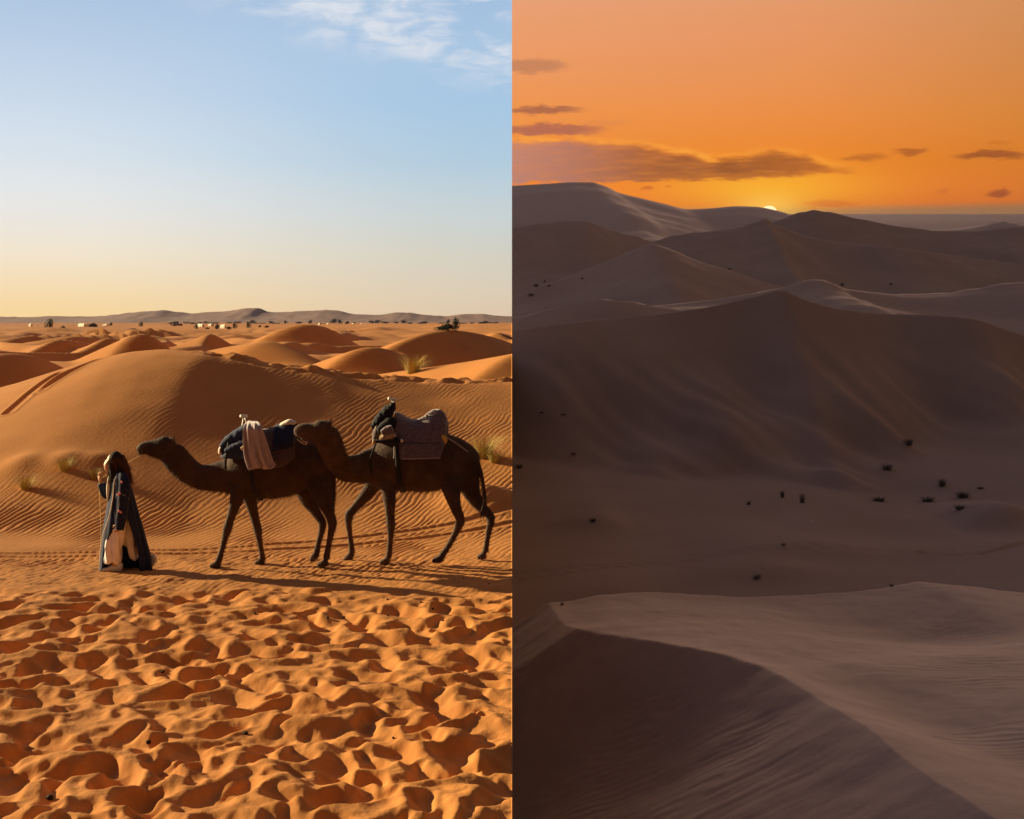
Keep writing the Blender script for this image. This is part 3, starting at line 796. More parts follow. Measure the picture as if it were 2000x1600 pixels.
M_YELL = mat('yellow_rope_knot', (0.60, 0.36, 0.08), 0.9, 0.3, 40.0)

# ------------------------------------------------------------------ camels
def fur_on(body, name, n, ln, seed, parent, coll=WEST, zlo=None):
    """short coat hair standing off the skin"""
    rg = random.Random(seed)
    me = body.data
    polys = me.polygons; nv = len(polys)
    V, Fc = [], []
    off = Vector(parent.location)
    for _ in range(n):
        p = polys[rg.randrange(nv)]
        c = p.center; nn = p.normal
        if zlo is not None and c.z < zlo: continue
        L = ln * rg.uniform(.5, 1.4) * (1.0 if c.z < 0.95 else 1.35 if c.z < 1.5 else 1.6)
        side = nn.cross(Vector((rg.uniform(-1, 1), rg.uniform(-1, 1), rg.uniform(-1, 1)))).normalized() * 0.0022
        tip = c + nn * L * .55 + Vector((L * .45, 0, -L * .7))
        b = len(V)
        V += [c - side + off, c + side + off, tip + off]
        Fc.append((b, b + 1, b + 2))
    return mesh_obj(name, V, Fc, M_FUR, parent, coll, False)

def camel(name, Y, ground, trunk, hump, neck, head, legs, tail, ears, eye, coat, label, ho=0.0):
    nk = len(neck) - 1
    neck = [p + (ho * min(1.0, i / nk * 1.15) ** 1.3,) for i, p in enumerate(neck)]
    head = [p + (ho,) for p in head]
    x0 = sum(l[-1][0] for l, _o, _f in legs) / len(legs)
    root = empty(name, (wp(x0, 1100, Y).x, Y, ground))
    shells = [pxtube(trunk, Y, 5, 24), pxtube(neck, Y, 5, 20), pxtube(head, Y, 5, 18)]
    s = F_PX / Y
    hx, hy, ha, hb = hump
    shells.append(ball_vf(wp(hx, hy, Y), ha / s, 20 / s, hb / s))
    for pts, off, foot in legs:
        shells.append(pxtube([p + (off * (0.30 if i == 0 else 0.78 if i == 1 else 1.0),) for i, p in enumerate(pts)], Y, 4, 12))
        # two-toed foot: heel to toe, flat below
        (ax, ay), (bx, by), lift = foot
        a = wp(ax, ay, Y + off); b = wp(bx, by, Y + off)
        for tz in (-1, 1):
            lat = Vector((0, tz * 0.032, 0))
            shells.append(tube_vf([(a + lat * .6, .050, .045), (a.lerp(b, .5) + lat, .050, .050), (b + lat * 1.1, .030, .036), (b + Vector((-0.012, 0, -.004)) + lat * 1.1, .014, .018)], 10))
    # brow, nostril and lip swellings
    for dx, dy, r in ((eye[0], eye[1] - 3, 4.5), (head[-2][0] + 2, head[-2][1] + 6, 4.2), (head[-3][0] - 2, head[-3][1] - 5, 4)):
        for tz in (-1, 1):
            shells.append(ball_vf(wp(dx, dy, Y + ho + tz * 0.045), r / s, r / s * .8, r / s * .8, 10, 6))
    for ex, ey in ears:
        for tz in (-1, 1):
            b = wp(ex, ey, Y + ho + tz * 0.06)
            shells.append(tube_vf([(b + Vector((0.02, 0, -.05)), .022, .012), (b, .026, .012), (b + Vector((.03, tz * .02, .035)), .012, .008)], 8))
    body = fuse('body', shells, 0.014, coat, root, smooth_it=14)
    fur_on(body, 'fur', 26000, 0.024, 3, root)
    for tz in (-1, 1):
        V, Fc = ball_vf(wp(eye[0], eye[1], Y + ho + tz * 0.083), .016, .012, .013, 10, 6)
        mesh_obj('eye', V, Fc, M_EYE, root)
    # tail: thin dock with a dark brush
    rg = random.Random(5)
    td = [wp(px, py, Y) for px, py in tail]
    V, Fc = tube_vf([(p, .030 - .004 * i, .030 - .004 * i) for i, p in enumerate(td)], 8)
    tl = mesh_obj('tail', V, Fc, coat, root)
    V, Fc = [], []
    for _ in range(420):
        i = rg.uniform(0.3, len(td) - 1.001); k = int(i)
        p = td[k].lerp(td[k + 1], i - k)
        q = p + Vector((rg.uniform(-.045, .05), rg.uniform(-.05, .05), -rg.uniform(.06, .20)))
        w = Vector((0.004, 0.003, 0))
        b = len(V); V += [p - w, p + w, q]; Fc.append((b, b + 1, b + 2))
    b_ = mesh_obj('tail_brush', V, Fc, M_FUR, root, smooth=False); b_.parent = tl
    return tag(root, label, 'camel', 'camels of the caravan')

# leading camel
Y1 = 21.2
near, far = -0.20, 0.20
cam1 = camel('camel', Y1, 0.0,
    trunk=[(438, 929, 33, 20), (455, 928, 40, 28), (480, 921, 51, 37), (515, 914, 61, 43), (555, 910, 60, 44), (592, 907, 50, 40), (622, 911, 39, 32), (643, 917, 26, 22), (651, 920, 15, 14)],
    hump=(545, 858, 44, 26),
    neck=[(462, 930, 38, 25), (437, 930, 32, 20), (412, 933, 27, 16.5), (386, 930, 24.5, 15), (362, 915, 26, 14.5), (344, 896, 27, 14), (333, 881, 25, 13.5), (330, 872, 20, 13)],
    head=[(341, 866, 13, 12), (328, 872, 22, 14), (312, 876, 21.5, 13.5), (299, 875.5, 17.5, 11.5), (288, 874.5, 14, 10), (278, 876, 12, 9.5), (271, 878.5, 8.5, 8), (267.5, 880, 4, 5)],
    legs=[([(474, 930, 26, 12), (466, 960, 17, 12), (458, 988, 11.5, 9), (449, 1016, 8.5, 7.5), (444.5, 1031, 9.5, 8.5), (440, 1048, 7, 6.5), (434, 1072, 5.6, 5.5), (430, 1086, 6.5, 6.5), (427, 1096, 7, 8)], near, ((430, 1101), (411, 1105.5), 0)),
          ([(478, 935, 24, 12), (487, 968, 15, 12), (494, 998, 10.5, 9), (500, 1022, 9, 8), (503, 1034, 9, 8.5), (506, 1052, 6.5, 6), (510, 1075, 5.6, 5.5), (512, 1086, 6.2, 6.5), (513, 1094, 7, 8)], far, ((515, 1096), (499, 1100), 0)),
          ([(618, 915, 34, 14), (626, 950, 26, 15), (634, 980, 16, 12), (643, 1003, 10.5, 8.5), (649, 1021, 9.5, 8), (647, 1038, 7.2, 6.5), (642, 1064, 5.8, 5.5), (639, 1081, 6.5, 6.5), (637, 1091, 7, 8)], near, ((640, 1099), (621, 1104), 0)),
          ([(606, 915, 32, 14), (597, 948, 23, 14), (600, 972, 17, 12), (614, 996, 11, 9), (628, 1017, 8.5, 8), (630, 1026, 8, 7.5), (627, 1042, 6.4, 6), (621, 1064, 5.8, 5.5), (619, 1075, 6.8, 6.5), (617, 1083, 7, 8)], far, ((619, 1082), (607, 1094), 1))],
    tail=[(648, 905), (652, 925), (652.5, 950), (651, 975), (649, 1000), (648, 1010)],
    ears=[(336, 855)], eye=(309, 866), coat=M_CAMEL, label='leading dark camel with lowered neck, nearest the walking person')

# following camel
Y2 = 21.45
cam2 = camel('camel', Y2, 0.0,
    trunk=[(724, 911, 35, 20), (740, 909, 43, 29), (766, 906, 52, 38), (802, 902, 58, 43), (840, 901, 59, 44), (872, 898, 51, 40), (897, 900, 42, 33), (919, 906, 30, 24), (931, 911, 17, 15)],
    hump=(832, 848, 42, 26),
    neck=[(745, 909, 42, 27), (721, 911, 35, 21), (698, 915, 28, 17), (673, 914, 26, 15), (657, 900, 24, 14.5), (647, 877, 25.5, 14), (638, 852, 25, 13.5), (634, 840, 20, 13)],
    head=[(646, 832, 13, 12), (633, 840, 22, 14), (620, 845, 21.5, 13.5), (608, 844, 18, 12), (597, 842, 15.5, 11), (587, 842, 14, 10), (579.5, 843, 10.5, 8.5), (574, 844, 5, 5)],
    legs=[([(742, 905, 28, 13), (731, 942, 18, 12), (712, 970, 12.5, 9), (691, 994, 9, 8), (682, 1005, 9.5, 8.5), (680.5, 1020, 7.5, 7), (683, 1044, 5.8, 5.5), (686, 1065, 6, 6), (687, 1077, 6.8, 7), (685, 1084, 7, 8)], far, ((687, 1084), (671, 1095), 1)),
          ([(752, 915, 26, 12), (758, 950, 16, 12), (761, 985, 12, 9.5), (762, 1010, 9, 8), (763, 1024, 9.8, 8.8), (763, 1042, 7, 6.5), (761, 1066, 6, 5.8), (760, 1080, 6.5, 6.5), (758, 1090, 7, 8)], near, ((760, 1095), (742, 1099), 0)),
          ([(885, 905, 36, 14), (882, 940, 26, 14), (884, 968, 16, 12), (891, 994, 11, 9), (899, 1014, 9.5, 8), (897, 1024, 8.8, 7.8), (889, 1042, 6.8, 6.5), (876, 1066, 6, 5.8), (868, 1078, 6.5, 6.5), (862, 1086, 7, 8)], near, ((864, 1090), (845, 1096), 0)),
          ([(905, 908, 32, 14), (914, 942, 24, 14), (925, 970, 16, 12), (943, 993, 11, 9), (957, 1008, 9, 8), (958.5, 1017, 8.5, 7.8), (955, 1034, 6.8, 6.5), (951, 1056, 5.8, 5.6), (949, 1070, 6.4, 6.5), (947, 1078, 7, 8)], far, ((949, 1084), (933, 1088.5), 0))],
    tail=[(931, 897), (939, 920), (944, 945), (947, 965), (945, 985), (940, 1000)],
    ears=[(644, 822)], eye=(617, 834), coat=M_CAMEL2, label='following brown camel wearing grey-violet saddle blanket, last in line', ho=-0.74)
for _r in (cam1, cam2): _r.rotation_euler = (0, 0, 0)

# ------------------------------------------------------------------ saddles and loads
def over_back(cols, Y, c_py, wid, thick, n=15):
    """cloth laid over the back: cols = (px, top py, bottom py); widest at c_py"""
    s = F_PX / Y
    rows = []
    for (px, top, bot, *ex) in cols:
        w = (ex[0] if ex else wid) / s
        row = []
        rz = (c_py - top)
        tb = min(1.0, max(-0.6, (c_py - bot) / rz))
        a0 = math.asin(tb)                             # angle of the hem
        for k in range(n):
            th = a0 + (math.pi - 2 * a0) * k / (n - 1)
            zpy = c_py - rz * math.sin(th)
            yo = -w * math.copysign(abs(math.cos(th)) ** 0.75, math.cos(th))
            p = wp(px, zpy, Y); row.append((p.x, Y + yo, p.z))
        rows.append(row)
    return sheet_vf(rows, thick)
def interp_cols(cols, n):
    return [tuple(r) for r in spline([tuple(c) for c in cols], n)]
def strap(name, pts, Y, wid, w_px, material, parent):
    """flat band hugging the near flank and passing under the belly to the far side"""
    s = F_PX / Y
    rows = []
    for px, py, yo in spline(pts, 5):
        p = wp(px, py, Y)
        rows.append([(p.x - w_px / s * .5, Y + yo, p.z), (p.x + w_px / s * .5, Y + yo, p.z)])
    V, Fc = sheet_vf(rows, 0.012)
    return mesh_obj(name, V, Fc, material, parent)
def bundle(name, rows, Y, off, material, parent, lumps=0.012, seed=1, seg=16):
    """stuffed cloth roll with puckers"""
    rg = random.Random(seed)
    V, Fc = pxtube([r + (off,) for r in rows], Y, 5, seg)
    V = [v + Vector((rg.uniform(-1, 1), rg.uniform(-1, 1), rg.uniform(-1, 1))) * lumps * .5 for v in V]
    o = mesh_obj(name, V, Fc, material, parent)
    m = o.modifiers.new('smooth', 'SUBSURF'); m.levels = 1; m.render_levels = 1
    return o
def t_handle(parent, foot, top, bar_l, bar_r, Y):
    """A-shaped steel grip with a crossbar"""
    for tz in (-.09, .09):
        line_tube('handle_leg', [tuple(wp(foot[0], foot[1], Y + tz)), tuple(wp(top[0], top[1], Y + tz * .35))], 0.011, M_METAL, parent, sub=3, seg=8)
    line_tube('handle_leg', [tuple(wp(foot[0] + 15, foot[1] - 6, Y)), tuple(wp(top[0] + 2, top[1], Y))], 0.010, M_METAL, parent, sub=3, seg=8)
    line_tube('crossbar', [tuple(wp(bar_l[0], bar_l[1], Y - .03)), tuple(wp((bar_l[0] + bar_r[0]) / 2, (bar_l[1] + bar_r[1]) / 2, Y)), tuple(wp(bar_r[0], bar_r[1], Y + .03))], 0.020, M_METAL, parent, sub=3, seg=10)

# leading camel: saddle with navy bundle
sd1 = empty('saddle', tuple(wp(505, 870, Y1)))
tag(sd1, 'navy padded saddle with steel grip on the leading camel', 'saddle', 'camel saddles')
V, Fc = over_back(interp_cols([(436, 880, 893, 26), (448, 858, 893, 36), (465, 847, 893, 43), (485, 842, 893, 47), (498, 840, 893, 48)], 4), Y1, 925, 46, 0.03)
mesh_obj('front_pad', V, Fc, M_NAVYB, sd1)
V, Fc = over_back(interp_cols([(540, 832, 878, 50), (552, 827, 876, 50), (566, 824, 872, 49), (578, 828, 869, 48)], 4), Y1, 925, 50, 0.035)
mesh_obj('rear_pad', V, Fc, M_NAVY, sd1)
V, Fc = over_back(interp_cols([(500, 843, 905, 51), (520, 838, 909, 51.5), (545, 836, 910, 51.5), (565, 838, 904, 50), (582, 842, 890, 48)], 4), Y1, 925, 51, 0.02)
mesh_obj('under_blanket', V, Fc, M_BLANK2, sd1)
bundle('bundle', [(431, 884, 5, 8), (437, 874, 10, 14), (449, 862, 13, 17), (466, 850, 13, 17), (484, 838, 12, 15), (497, 829, 8, 10)], Y1, -0.10, M_NAVYB, sd1, .03, 3)
bundle('bundle', [(440, 884, 6, 8), (452, 878, 9, 11), (468, 872, 10, 12), (484, 868, 8, 10)], Y1, -0.26, M_NAVY, sd1, .02, 4)
bundle('bundle_edge', [(430, 887, 3, 6), (431, 879, 4.5, 9), (436, 869, 3.5, 8), (444, 860, 2.5, 6)], Y1, -0.12, M_CREAM, sd1, .006, 5)
bundle('tan_roll', [(470, 877, 4, 6), (480, 874, 6.5, 8), (492, 874, 6, 7)], Y1, -0.33, M_TAN, sd1, .008, 6)
bundle('pad_roll', [(548, 833, 5, 14), (558, 828, 6.5, 16), (568, 825, 6.5, 16), (577, 829, 5, 12)], Y1, -0.06, M_CREAM, sd1, .012, 8)
t_handle(sd1, (471, 845), (476, 815), (469.5, 813), (483, 813), Y1)
strap('girth_strap', [(494, 880, -.335), (497, 908, -.345), (501, 935, -.345), (505, 956, -.30), (508, 970, -.20), (509, 977, -.05), (509, 977, .08), (508, 968, .22)], Y1, 44, 7, M_STRAP, sd1)
strap('shoulder_strap', [(452, 862, -.22), (450, 880, -.26), (447, 900, -.23), (446, 915, -.20)], Y1, 40, 4, M_STRAP, sd1)

# mauve cloth thrown over the leading saddle, hanging in folds
def hung_cloth(Y):
    cols = 34
    rows = []
    rg = random.Random(2)
    ctr = [(486, 503, 822), (486, 517, 826), (485, 525, 840), (485.5, 531, 858), (487, 537, 876), (490, 543, 892), (494, 548, 903), (496, 541, 910)]
    prof = spline([(a, b, c) for a, b, c in ctr], 4)
    n = len(prof)
    for i, (a, b, py) in enumerate(prof):
        t = i / (n - 1); row = []
        for k in range(cols):
            u = k / (cols - 1)
            px = a + (b - a) * u
            fold = math.sin(u * 17.0 - 2.4 * t * (1 - u) + 0.5) * 0.34 + math.sin(u * 31.0 + 2.1 + 3 * t) * .22 + math.sin(u * 7 + t * 3) * .3
            dep = (0.030 + 0.050 * min(1, t * 1.6)) * fold * (1 - .35 * max(0, t - .75) * 4)
            bow = -0.45 + 0.40 * max(0, 1 - t * 4.2) ** 1.6
            hang = 3.0 * (u - .25) * t * t
            sag = 3.0 * math.sin(u * 9 + 1) * t * t
            p = wp(px, py + (sag if i == n - 1 else sag * .6) * .5 - hang * .35, Y)
            row.append((p.x, Y + bow + dep, p.z))
        rows.append(row)
    # far half goes over the saddle and hangs out of sight
    over = []
    for j in range(6, 0, -1):
        row = []
        for k in range(cols):
            q = rows[0][k]; row.append((q[0] + .01 * j, q[1] + .07 * j, q[2] - .012 * j * j))
        over.append(row)
    V, Fc = sheet_vf(over + rows, 0.012)
    o = mesh_obj('draped_cloth', V, Fc, M_MAUVE, None, origin=tuple(wp(515, 866, Y)))
    return tag(o, 'pale mauve cloth hanging in folds over the leading saddle', 'cloth')
hung_cloth(Y1)

# following camel: high-backed blanket saddle
sd2 = empty('saddle', tuple(wp(800, 860, Y2)))
tag(sd2, 'grey-violet blanket saddle with black bag on the following camel', 'saddle', 'camel saddles')
V, Fc = over_back(interp_cols([(772, 806, 892, 46), (784, 810, 893, 48), (798, 818, 893.5, 49), (812, 821, 893, 49.5), (826, 816, 892.5, 49.5), (840, 805, 892, 49), (851, 801, 890, 48), (862, 803, 889, 47), (869, 812, 868, 45), (873, 824, 858, 43)], 4), Y2, 925, 49, 0.03, 21)
bl = mesh_obj('blanket', V, Fc, M_BLANK, sd2)
V, Fc = over_back(interp_cols([(788, 842, 891), (800, 842, 893), (830, 842, 893), (862, 842, 888)], 4), Y2, 925, 51.5, 0.02, 21)
# lower panel only on the near flank: cut away the upper part of the band
rows_ = []
for px in np.linspace(789, 863, 16):
    r_ = []
    for py in np.linspace(862, 892 - 2 * (px - 789) / 74, 6):
        th = math.asin(max(0, min(1, (925 - py) / 100.0)))
        p = wp(px, py, Y2); r_.append((p.x, Y2 - (52.5 / (F_PX / Y2)) * math.cos(th) ** .75, p.z))
    rows_.append(r_)
V, Fc = sheet_vf(rows_, 0.02)
mesh_obj('side_panel', V, Fc, M_BLANK, sd2)
line_tube('panel_hem', [(r_[-1][0], r_[-1][1] - .012, r_[-1][2]) for r_ in rows_[::3]], 0.006, M_MAUVE, sd2, sub=3)
line_tube('panel_seam', [(r_[0][0], r_[0][1] - .012, r_[0][2]) for r_ in rows_[::3]], 0.006, M_BLANK2, sd2, sub=3)
rg = random.Random(9)
V, Fc = [], []
for _ in range(500):                                   # shaggy pile along the high cantle
    px = rg.uniform(815, 872)
    top = float(crv(np.array([px]), [(772, 806), (798, 818), (812, 821), (826, 816), (840, 805), (851, 801), (862, 803), (869, 812), (873, 824)])[0])
    p = wp(px, top + rg.uniform(-1, 5), Y2 + rg.uniform(-.18, .1)); L = rg.uniform(.03, .08)
    b = len(V); V += [p - Vector((.005, 0, 0)), p + Vector((.005, 0, 0)), p + Vector((rg.uniform(-.012, .012), -.02, -L))]; Fc.append((b, b + 1, b + 2))
mesh_obj('pile', V, Fc, M_BLANK, sd2, smooth=False)
bundle('black_bag', [(727, 836, 5, 7), (735, 827, 9, 12), (747, 815, 12, 14), (758, 804, 12.5, 13), (766, 794, 8, 9), (768, 786, 4, 5)], Y2, -0.10, M_BLACK, sd2, .03, 12)
bundle('black_bag_base', [(737, 842, 6, 9), (750, 836, 12, 12), (763, 828, 14, 12), (774, 830, 11, 9)], Y2, -0.20, M_BLACK, sd2, .02, 13)
bundle('front_roll', [(733, 862, 6, 14), (735, 848, 8, 18), (740, 834, 7, 16)], Y2, -0.10, M_BLANK2, sd2, .02, 14)
bundle('tan_pad', [(742, 858, 5, 7), (752, 855, 8, 9), (764, 852, 8, 9), (774, 850, 5, 7)], Y2, -0.30, M_TAN, sd2, .012, 15)
bundle('grey_pad', [(745, 846, 6, 7), (757, 841, 9, 8), (768, 838, 8, 8)], Y2, -0.31, M_BLANK, sd2, .012, 16)
line_tube('saddle_pole', [tuple(wp(731, 862, Y2 - .33)), tuple(wp(757, 863, Y2 - .36)), tuple(wp(784, 861, Y2 - .36))], 0.024, M_BLACK, sd2, seg=10)
V, Fc = ball_vf(wp(784, 861, Y2 - .36), .026, .026, .026, 10, 6); mesh_obj('pole_cap', V, Fc, M_CREAM, sd2)
V, Fc = ball_vf(wp(731, 863, Y2 - .33), .03, .03, .035, 10, 6); mesh_obj('pole_cap', V, Fc, M_TAN, sd2)
line_tube('edge_cord', [tuple(wp(733, 856, Y2 - .2)), tuple(wp(732, 845, Y2 - .2)), tuple(wp(734, 834, Y2 - .18)), tuple(wp(741, 820, Y2 - .16)), tuple(wp(750, 808, Y2 - .14))], 0.008, M_CREAM, sd2)
t_handle(sd2, (757, 815), (766, 783), (758.5, 778.5), (775, 782.5), Y2)
strap('girth_strap', [(777, 850, -.35), (779, 880, -.36), (781, 910, -.355), (784, 938, -.30), (786, 953, -.18), (787, 961, -.03), (787, 961, .08), (786, 950, .2)], Y2, 44, 9, M_STRAP, sd2)
strap('chest_strap', [(738, 862, -.28), (731, 880, -.26), (726, 900, -.23), (728, 925, -.2)], Y2, 40, 4, M_STRAP, sd2)
line_tube('crupper_cord', [tuple(wp(867, 852, Y2 - .24)), tuple(wp(885, 862, Y2 - .25)), tuple(wp(905, 876, Y2 - .20)), tuple(wp(919, 887, Y2 - .12)), tuple(wp(928, 892, Y2 - .02))], 0.010, M_ROPEG, sd2)
bundle('rope_knot', [(863, 850, 3, 4), (867, 855, 5, 6), (870, 862, 4, 5), (868, 867, 2, 3)], Y2, -0.27, M_YELL, sd2, .01, 18)
# rope tethering the follower's head to the saddle in front
o = line_tube('tether_rope', [tuple(wp(588, 856, Y2 - .76)), tuple(wp(592, 862, Y2 - .80)), tuple(wp(600, 864, Y2 - .82)), tuple(wp(596, 868, Y1 - .44)), tuple(wp(588, 864, Y1 - .40)), tuple(wp(580, 858, Y1 - .36))], 0.007, M_ROPE, None, origin=tuple(wp(590, 860, Y1 - .4)))
tag(o, "thin straw rope tying the follower's muzzle to the saddle in front", 'rope')

# ------------------------------------------------------------------ the walking person
YP = 20.85
def pp(px, py, off=0.0): return wp(px, py, YP + off)
SP = F_PX / YP
per = empty('person', tuple(Vector((pp(232, 1114).x, YP, 0.0))))
tag(per, 'person in navy robe and pale pink trousers walking ahead, holding the lead rope', 'person')
def ptube(rows, seg=12, n=4):
    pts = []
    for r in spline(rows, n):
        pts.append((pp(r[0], r[1], r[4]), r[2] / SP, r[3] / SP))
    return tube_vf(pts, seg)
sh = []
sh.append(ptube([(228, 930, 9, 9, 0), (233, 945, 15, 22, 0), (235, 965, 15, 21, 0), (236, 985, 14, 18, 0), (236, 1003, 16, 20, 0), (236, 1018, 12, 17, 0)], 18))   # torso
sh.append(ptube([(229, 934, 7, 7.5, 0), (226, 922, 6.2, 6.5, 0), (224, 912, 7, 7, 0)]))                                                                         # neck
sh.append(ball_vf(pp(222.5, 900), 13.5 / SP, 10.5 / SP, 15.5 / SP, 20, 14))                                                                                   # skull
sh.append(ptube([(216, 902, 9, 8.5, 0), (212, 909, 9, 8, 0), (210.5, 916, 6.5, 6, 0), (212, 921, 3.5, 4, 0)]))                                                 # face and jaw
sh.append(ptube([(209, 899, 2.4, 2.2, 0), (206, 905, 2.6, 2.4, 0), (204.8, 908, 2.3, 2.6, 0), (207.5, 910, 1.8, 2.2, 0)], 8))                                  # nose
sh.append(ptube([(206.6, 913.5, 1.8, 3.5, 0), (206.4, 916, 1.8, 3.2, 0)], 8))                                                                                # lips
for tz in (-1, 1):
    sh.append(ball_vf(pp(224, 904, tz * .073), .018, .010, .028, 8, 6))                                                                                      # ears
sh.append(ptube([(236, 1005, 13, 11, -.09), (230, 1045, 10, 9.5, -.09), (225, 1075, 7, 6.5, -.09), (224, 1096, 5, 5, -.09), (222, 1108, 5, 5, -.09)]))        # near leg
sh.append(ptube([(237, 1005, 13, 11, .09), (248, 1042, 10, 9.5, .09), (262, 1070, 7, 6.5, .09), (284, 1090, 5, 5, .09), (293, 1098, 5, 5, .09)]))            # far leg
sh.append(ptube([(238, 938, 7.5, 7.5, -.20), (242, 962, 6.8, 6.8, -.22), (240, 990, 5.8, 5.8, -.21), (233, 1014, 4.6, 4.6, -.20), (231, 1022, 4.2, 4.2, -.20)]))   # near arm, hanging
sh.append(ptube([(229, 938, 7.5, 7.5, .20), (220, 955, 6.6, 6.6, .20), (208, 966, 6.0, 6.0, .16), (200, 952, 5.0, 5.0, .12), (196.5, 943, 4.2, 4.2, .11)]))      # far arm, raised
def hand(wx, wy, off, d, n):
    """palm and five bent fingers; d points along the hand, n is the thumb side"""
    w = pp(wx, wy, off); d = Vector(d).normalized(); n = Vector(n).normalized(); c = d.cross(n).normalized()
    sh.append(tube_vf([(w, .022, .026), (w + d * .045, .018, .038), (w + d * .085, .014, .038)], 10))
    for k, L in enumerate((.068, .080, .074, .056)):
        b = w + d * .080 + n * (.030 - .020 * k)
        m = b + d * L * .45 + c * .012; e = m + d * L * .12 + c * L * .5; t = e - d * L * .22 + c * L * .14
        sh.append(tube_vf([(b, .0105, .0105), (m, .010, .010), (e, .009, .009), (t, .0075, .0075)], 7))
    b = w + d * .02 + n * .030
    sh.append(tube_vf([(b, .013, .013), (b + n * .022 + d * .022, .0115, .0115), (b + n * .026 + d * .05 + c * .016, .0095, .0095)], 7))
hand(196, 941, .11, (-.25, -.1, 1), (.2, -1, .2))
hand(231, 1023, -.20, (-.25, 0, -1), (-1, 0, .2))
body = fuse('body', sh, 0.0075, M_SKIN, per, smooth_it=3)
for tz in (-1, 1):
    V, Fc = ball_vf(pp(210.2, 901.5, tz * .034), .010, .012, .009, 10, 6); mesh_obj('eye', V, Fc, M_EYE, per)

# hair: long, falling over the shoulder and back
hs = [ball_vf(pp(226, 898), 14.5 / SP, 13.5 / SP, 17 / SP, 18, 12),
      ptube([(229, 892, 14, 14, 0), (233, 906, 15, 15, 0), (237, 920, 15, 17, 0), (242, 934, 14, 17, -.02), (248, 944, 10, 14, -.02), (250, 949, 4, 8, -.02)], 16),
      ptube([(221, 904, 9, 5, -.075), (220, 916, 8.5, 6, -.10), (221, 928, 7.5, 6, -.12), (219, 938, 5.5, 5, -.12), (218, 946, 2.5, 3, -.12)], 12)]
hair = fuse('hair', hs, 0.011, M_HAIR, per, smooth_it=5)
rg = random.Random(21)
V, Fc = [], []
def strand(p, q, w):
    m = p.lerp(q, .5) + Vector((rg.uniform(-.012, .012), rg.uniform(-.01, .01), rg.uniform(-.01, .01)))
    b = len(V); u = Vector((w, w * .6, 0))
    V.extend([p - u, p + u, m + u * .8, m - u * .8, q]); Fc.extend([(b, b + 1, b + 2, b + 3), (b + 3, b + 2, b + 4)])
for _ in range(900):
    t = rg.random()
    if t < .7:
        a = rg.uniform(0, 2 * math.pi); r = rg.uniform(.85, 1.08)
        k = rg.random()
        p = pp(229 + 14 * k + math.cos(a) * 15 * r, 890 + 46 * k, math.sin(a) * .105 * r)
        q = p + Vector((rg.uniform(0, .07), rg.uniform(-.02, .02), -rg.uniform(.06, .14)))
    else:
        p = pp(rg.uniform(212, 228), rg.uniform(895, 935), -rg.uniform(.09, .135))
        q = p + Vector((rg.uniform(-.035, .02), rg.uniform(-.02, .01), -rg.uniform(.06, .12)))
    strand(p, q, .0022)
mesh_obj('hair_strands', V, Fc, mat('backlit_hair', (0.075, 0.028, 0.012), 0.7, 0.5, 30.0), per, smooth=False).parent = hair  # reddish backlight painted into the strand colour; the hair itself is dark brown
hair.children[0].location = (0, 0, 0)

# trousers
trs = [ptube([(236, 992, 16, 21, 0), (235, 1010, 18, 23, 0), (234, 1022, 17, 20, 0)], 18),
       ptube([(233, 1010, 17, 14, -.07), (229, 1040, 17.5, 14, -.085), (224, 1068, 17, 14, -.09), (221, 1090, 16.5, 14, -.09), (220.5, 1100, 15, 12.5, -.09)], 18),
       ptube([(239, 1010, 16, 14, .08), (246, 1036, 15, 13, .09), (254, 1060, 13, 12, .09), (263, 1080, 10.5, 10, .09), (270, 1092, 8.5, 8.5, .09)], 18)]
trou = fuse('trousers', trs, 0.010, M_TROU, per, smooth_it=4)
me = trou.data
co = np.empty(len(me.vertices) * 3, np.float32); me.vertices.foreach_get('co', co); co = co.reshape(-1, 3)
nr = np.empty(len(me.vertices) * 3, np.float32); me.vertices.foreach_get('normal', nr); nr = nr.reshape(-1, 3)
ang = co[:, 0] * 42 + 1.2 * np.sin(co[:, 2] * 5)
fade = np.clip((0.75 - co[:, 2]) / 0.5, 0, 1)[:, None]
co += nr * (0.017 * fade * (np.sin(ang) + .5 * np.sin(ang * 1.9 + co[:, 2] * 9))[:, None]); me.vertices.foreach_set('co', co.ravel()); me.update()

# shoes
def shoe(heel, toe, off, up, tilt=0.0):
    a, b = pp(*heel, off), pp(*toe, off)
    d = b - a
    z = Vector((0, 0, 1))
    shl = [tube_vf([(a + z * .035, .036, .034), (a + d * .25 + z * .045, .050, .038), (a + d * .5 + z * .040, .042, .040), (a + d * .75 + z * .026, .028, .044), (b + z * .02, .018, .030)], 14),
           tube_vf([(a + d * .08 + z * .03, .040, .036), (a + d * .10 + z * .03 + up * .075, .040, .038)], 12)]
    o = fuse('shoe', shl, 0.008, M_SHOE, per, smooth_it=3)
    V, Fc = tube_vf([(a - d * .04 + z * .006, .012, .036), (a + d * .3 + z * .004, .012, .040), (a + d * .7 + z * .004, .012, .046), (b + d * .03 + z * .008, .010, .030)], 12)
    s = mesh_obj('sole', V, Fc, M_CREAM, per); s.parent = o
    for k in range(3):
        c = a + d * (.38 + .11 * k) + z * (.080 - .012 * k)
        l = line_tube('lace', [tuple(c + Vector((0, -.028, -.006))), tuple(c + Vector((0, 0, .004))), tuple(c + Vector((0, .028, -.006)))], .004, M_CREAM, per); l.parent = o
shoe((238, 1115), (201, 1115), -.09, Vector((0, 0, 1)))
shoe((304, 1097), (289, 1116), .09, Vector((-.6, 0, 1)))

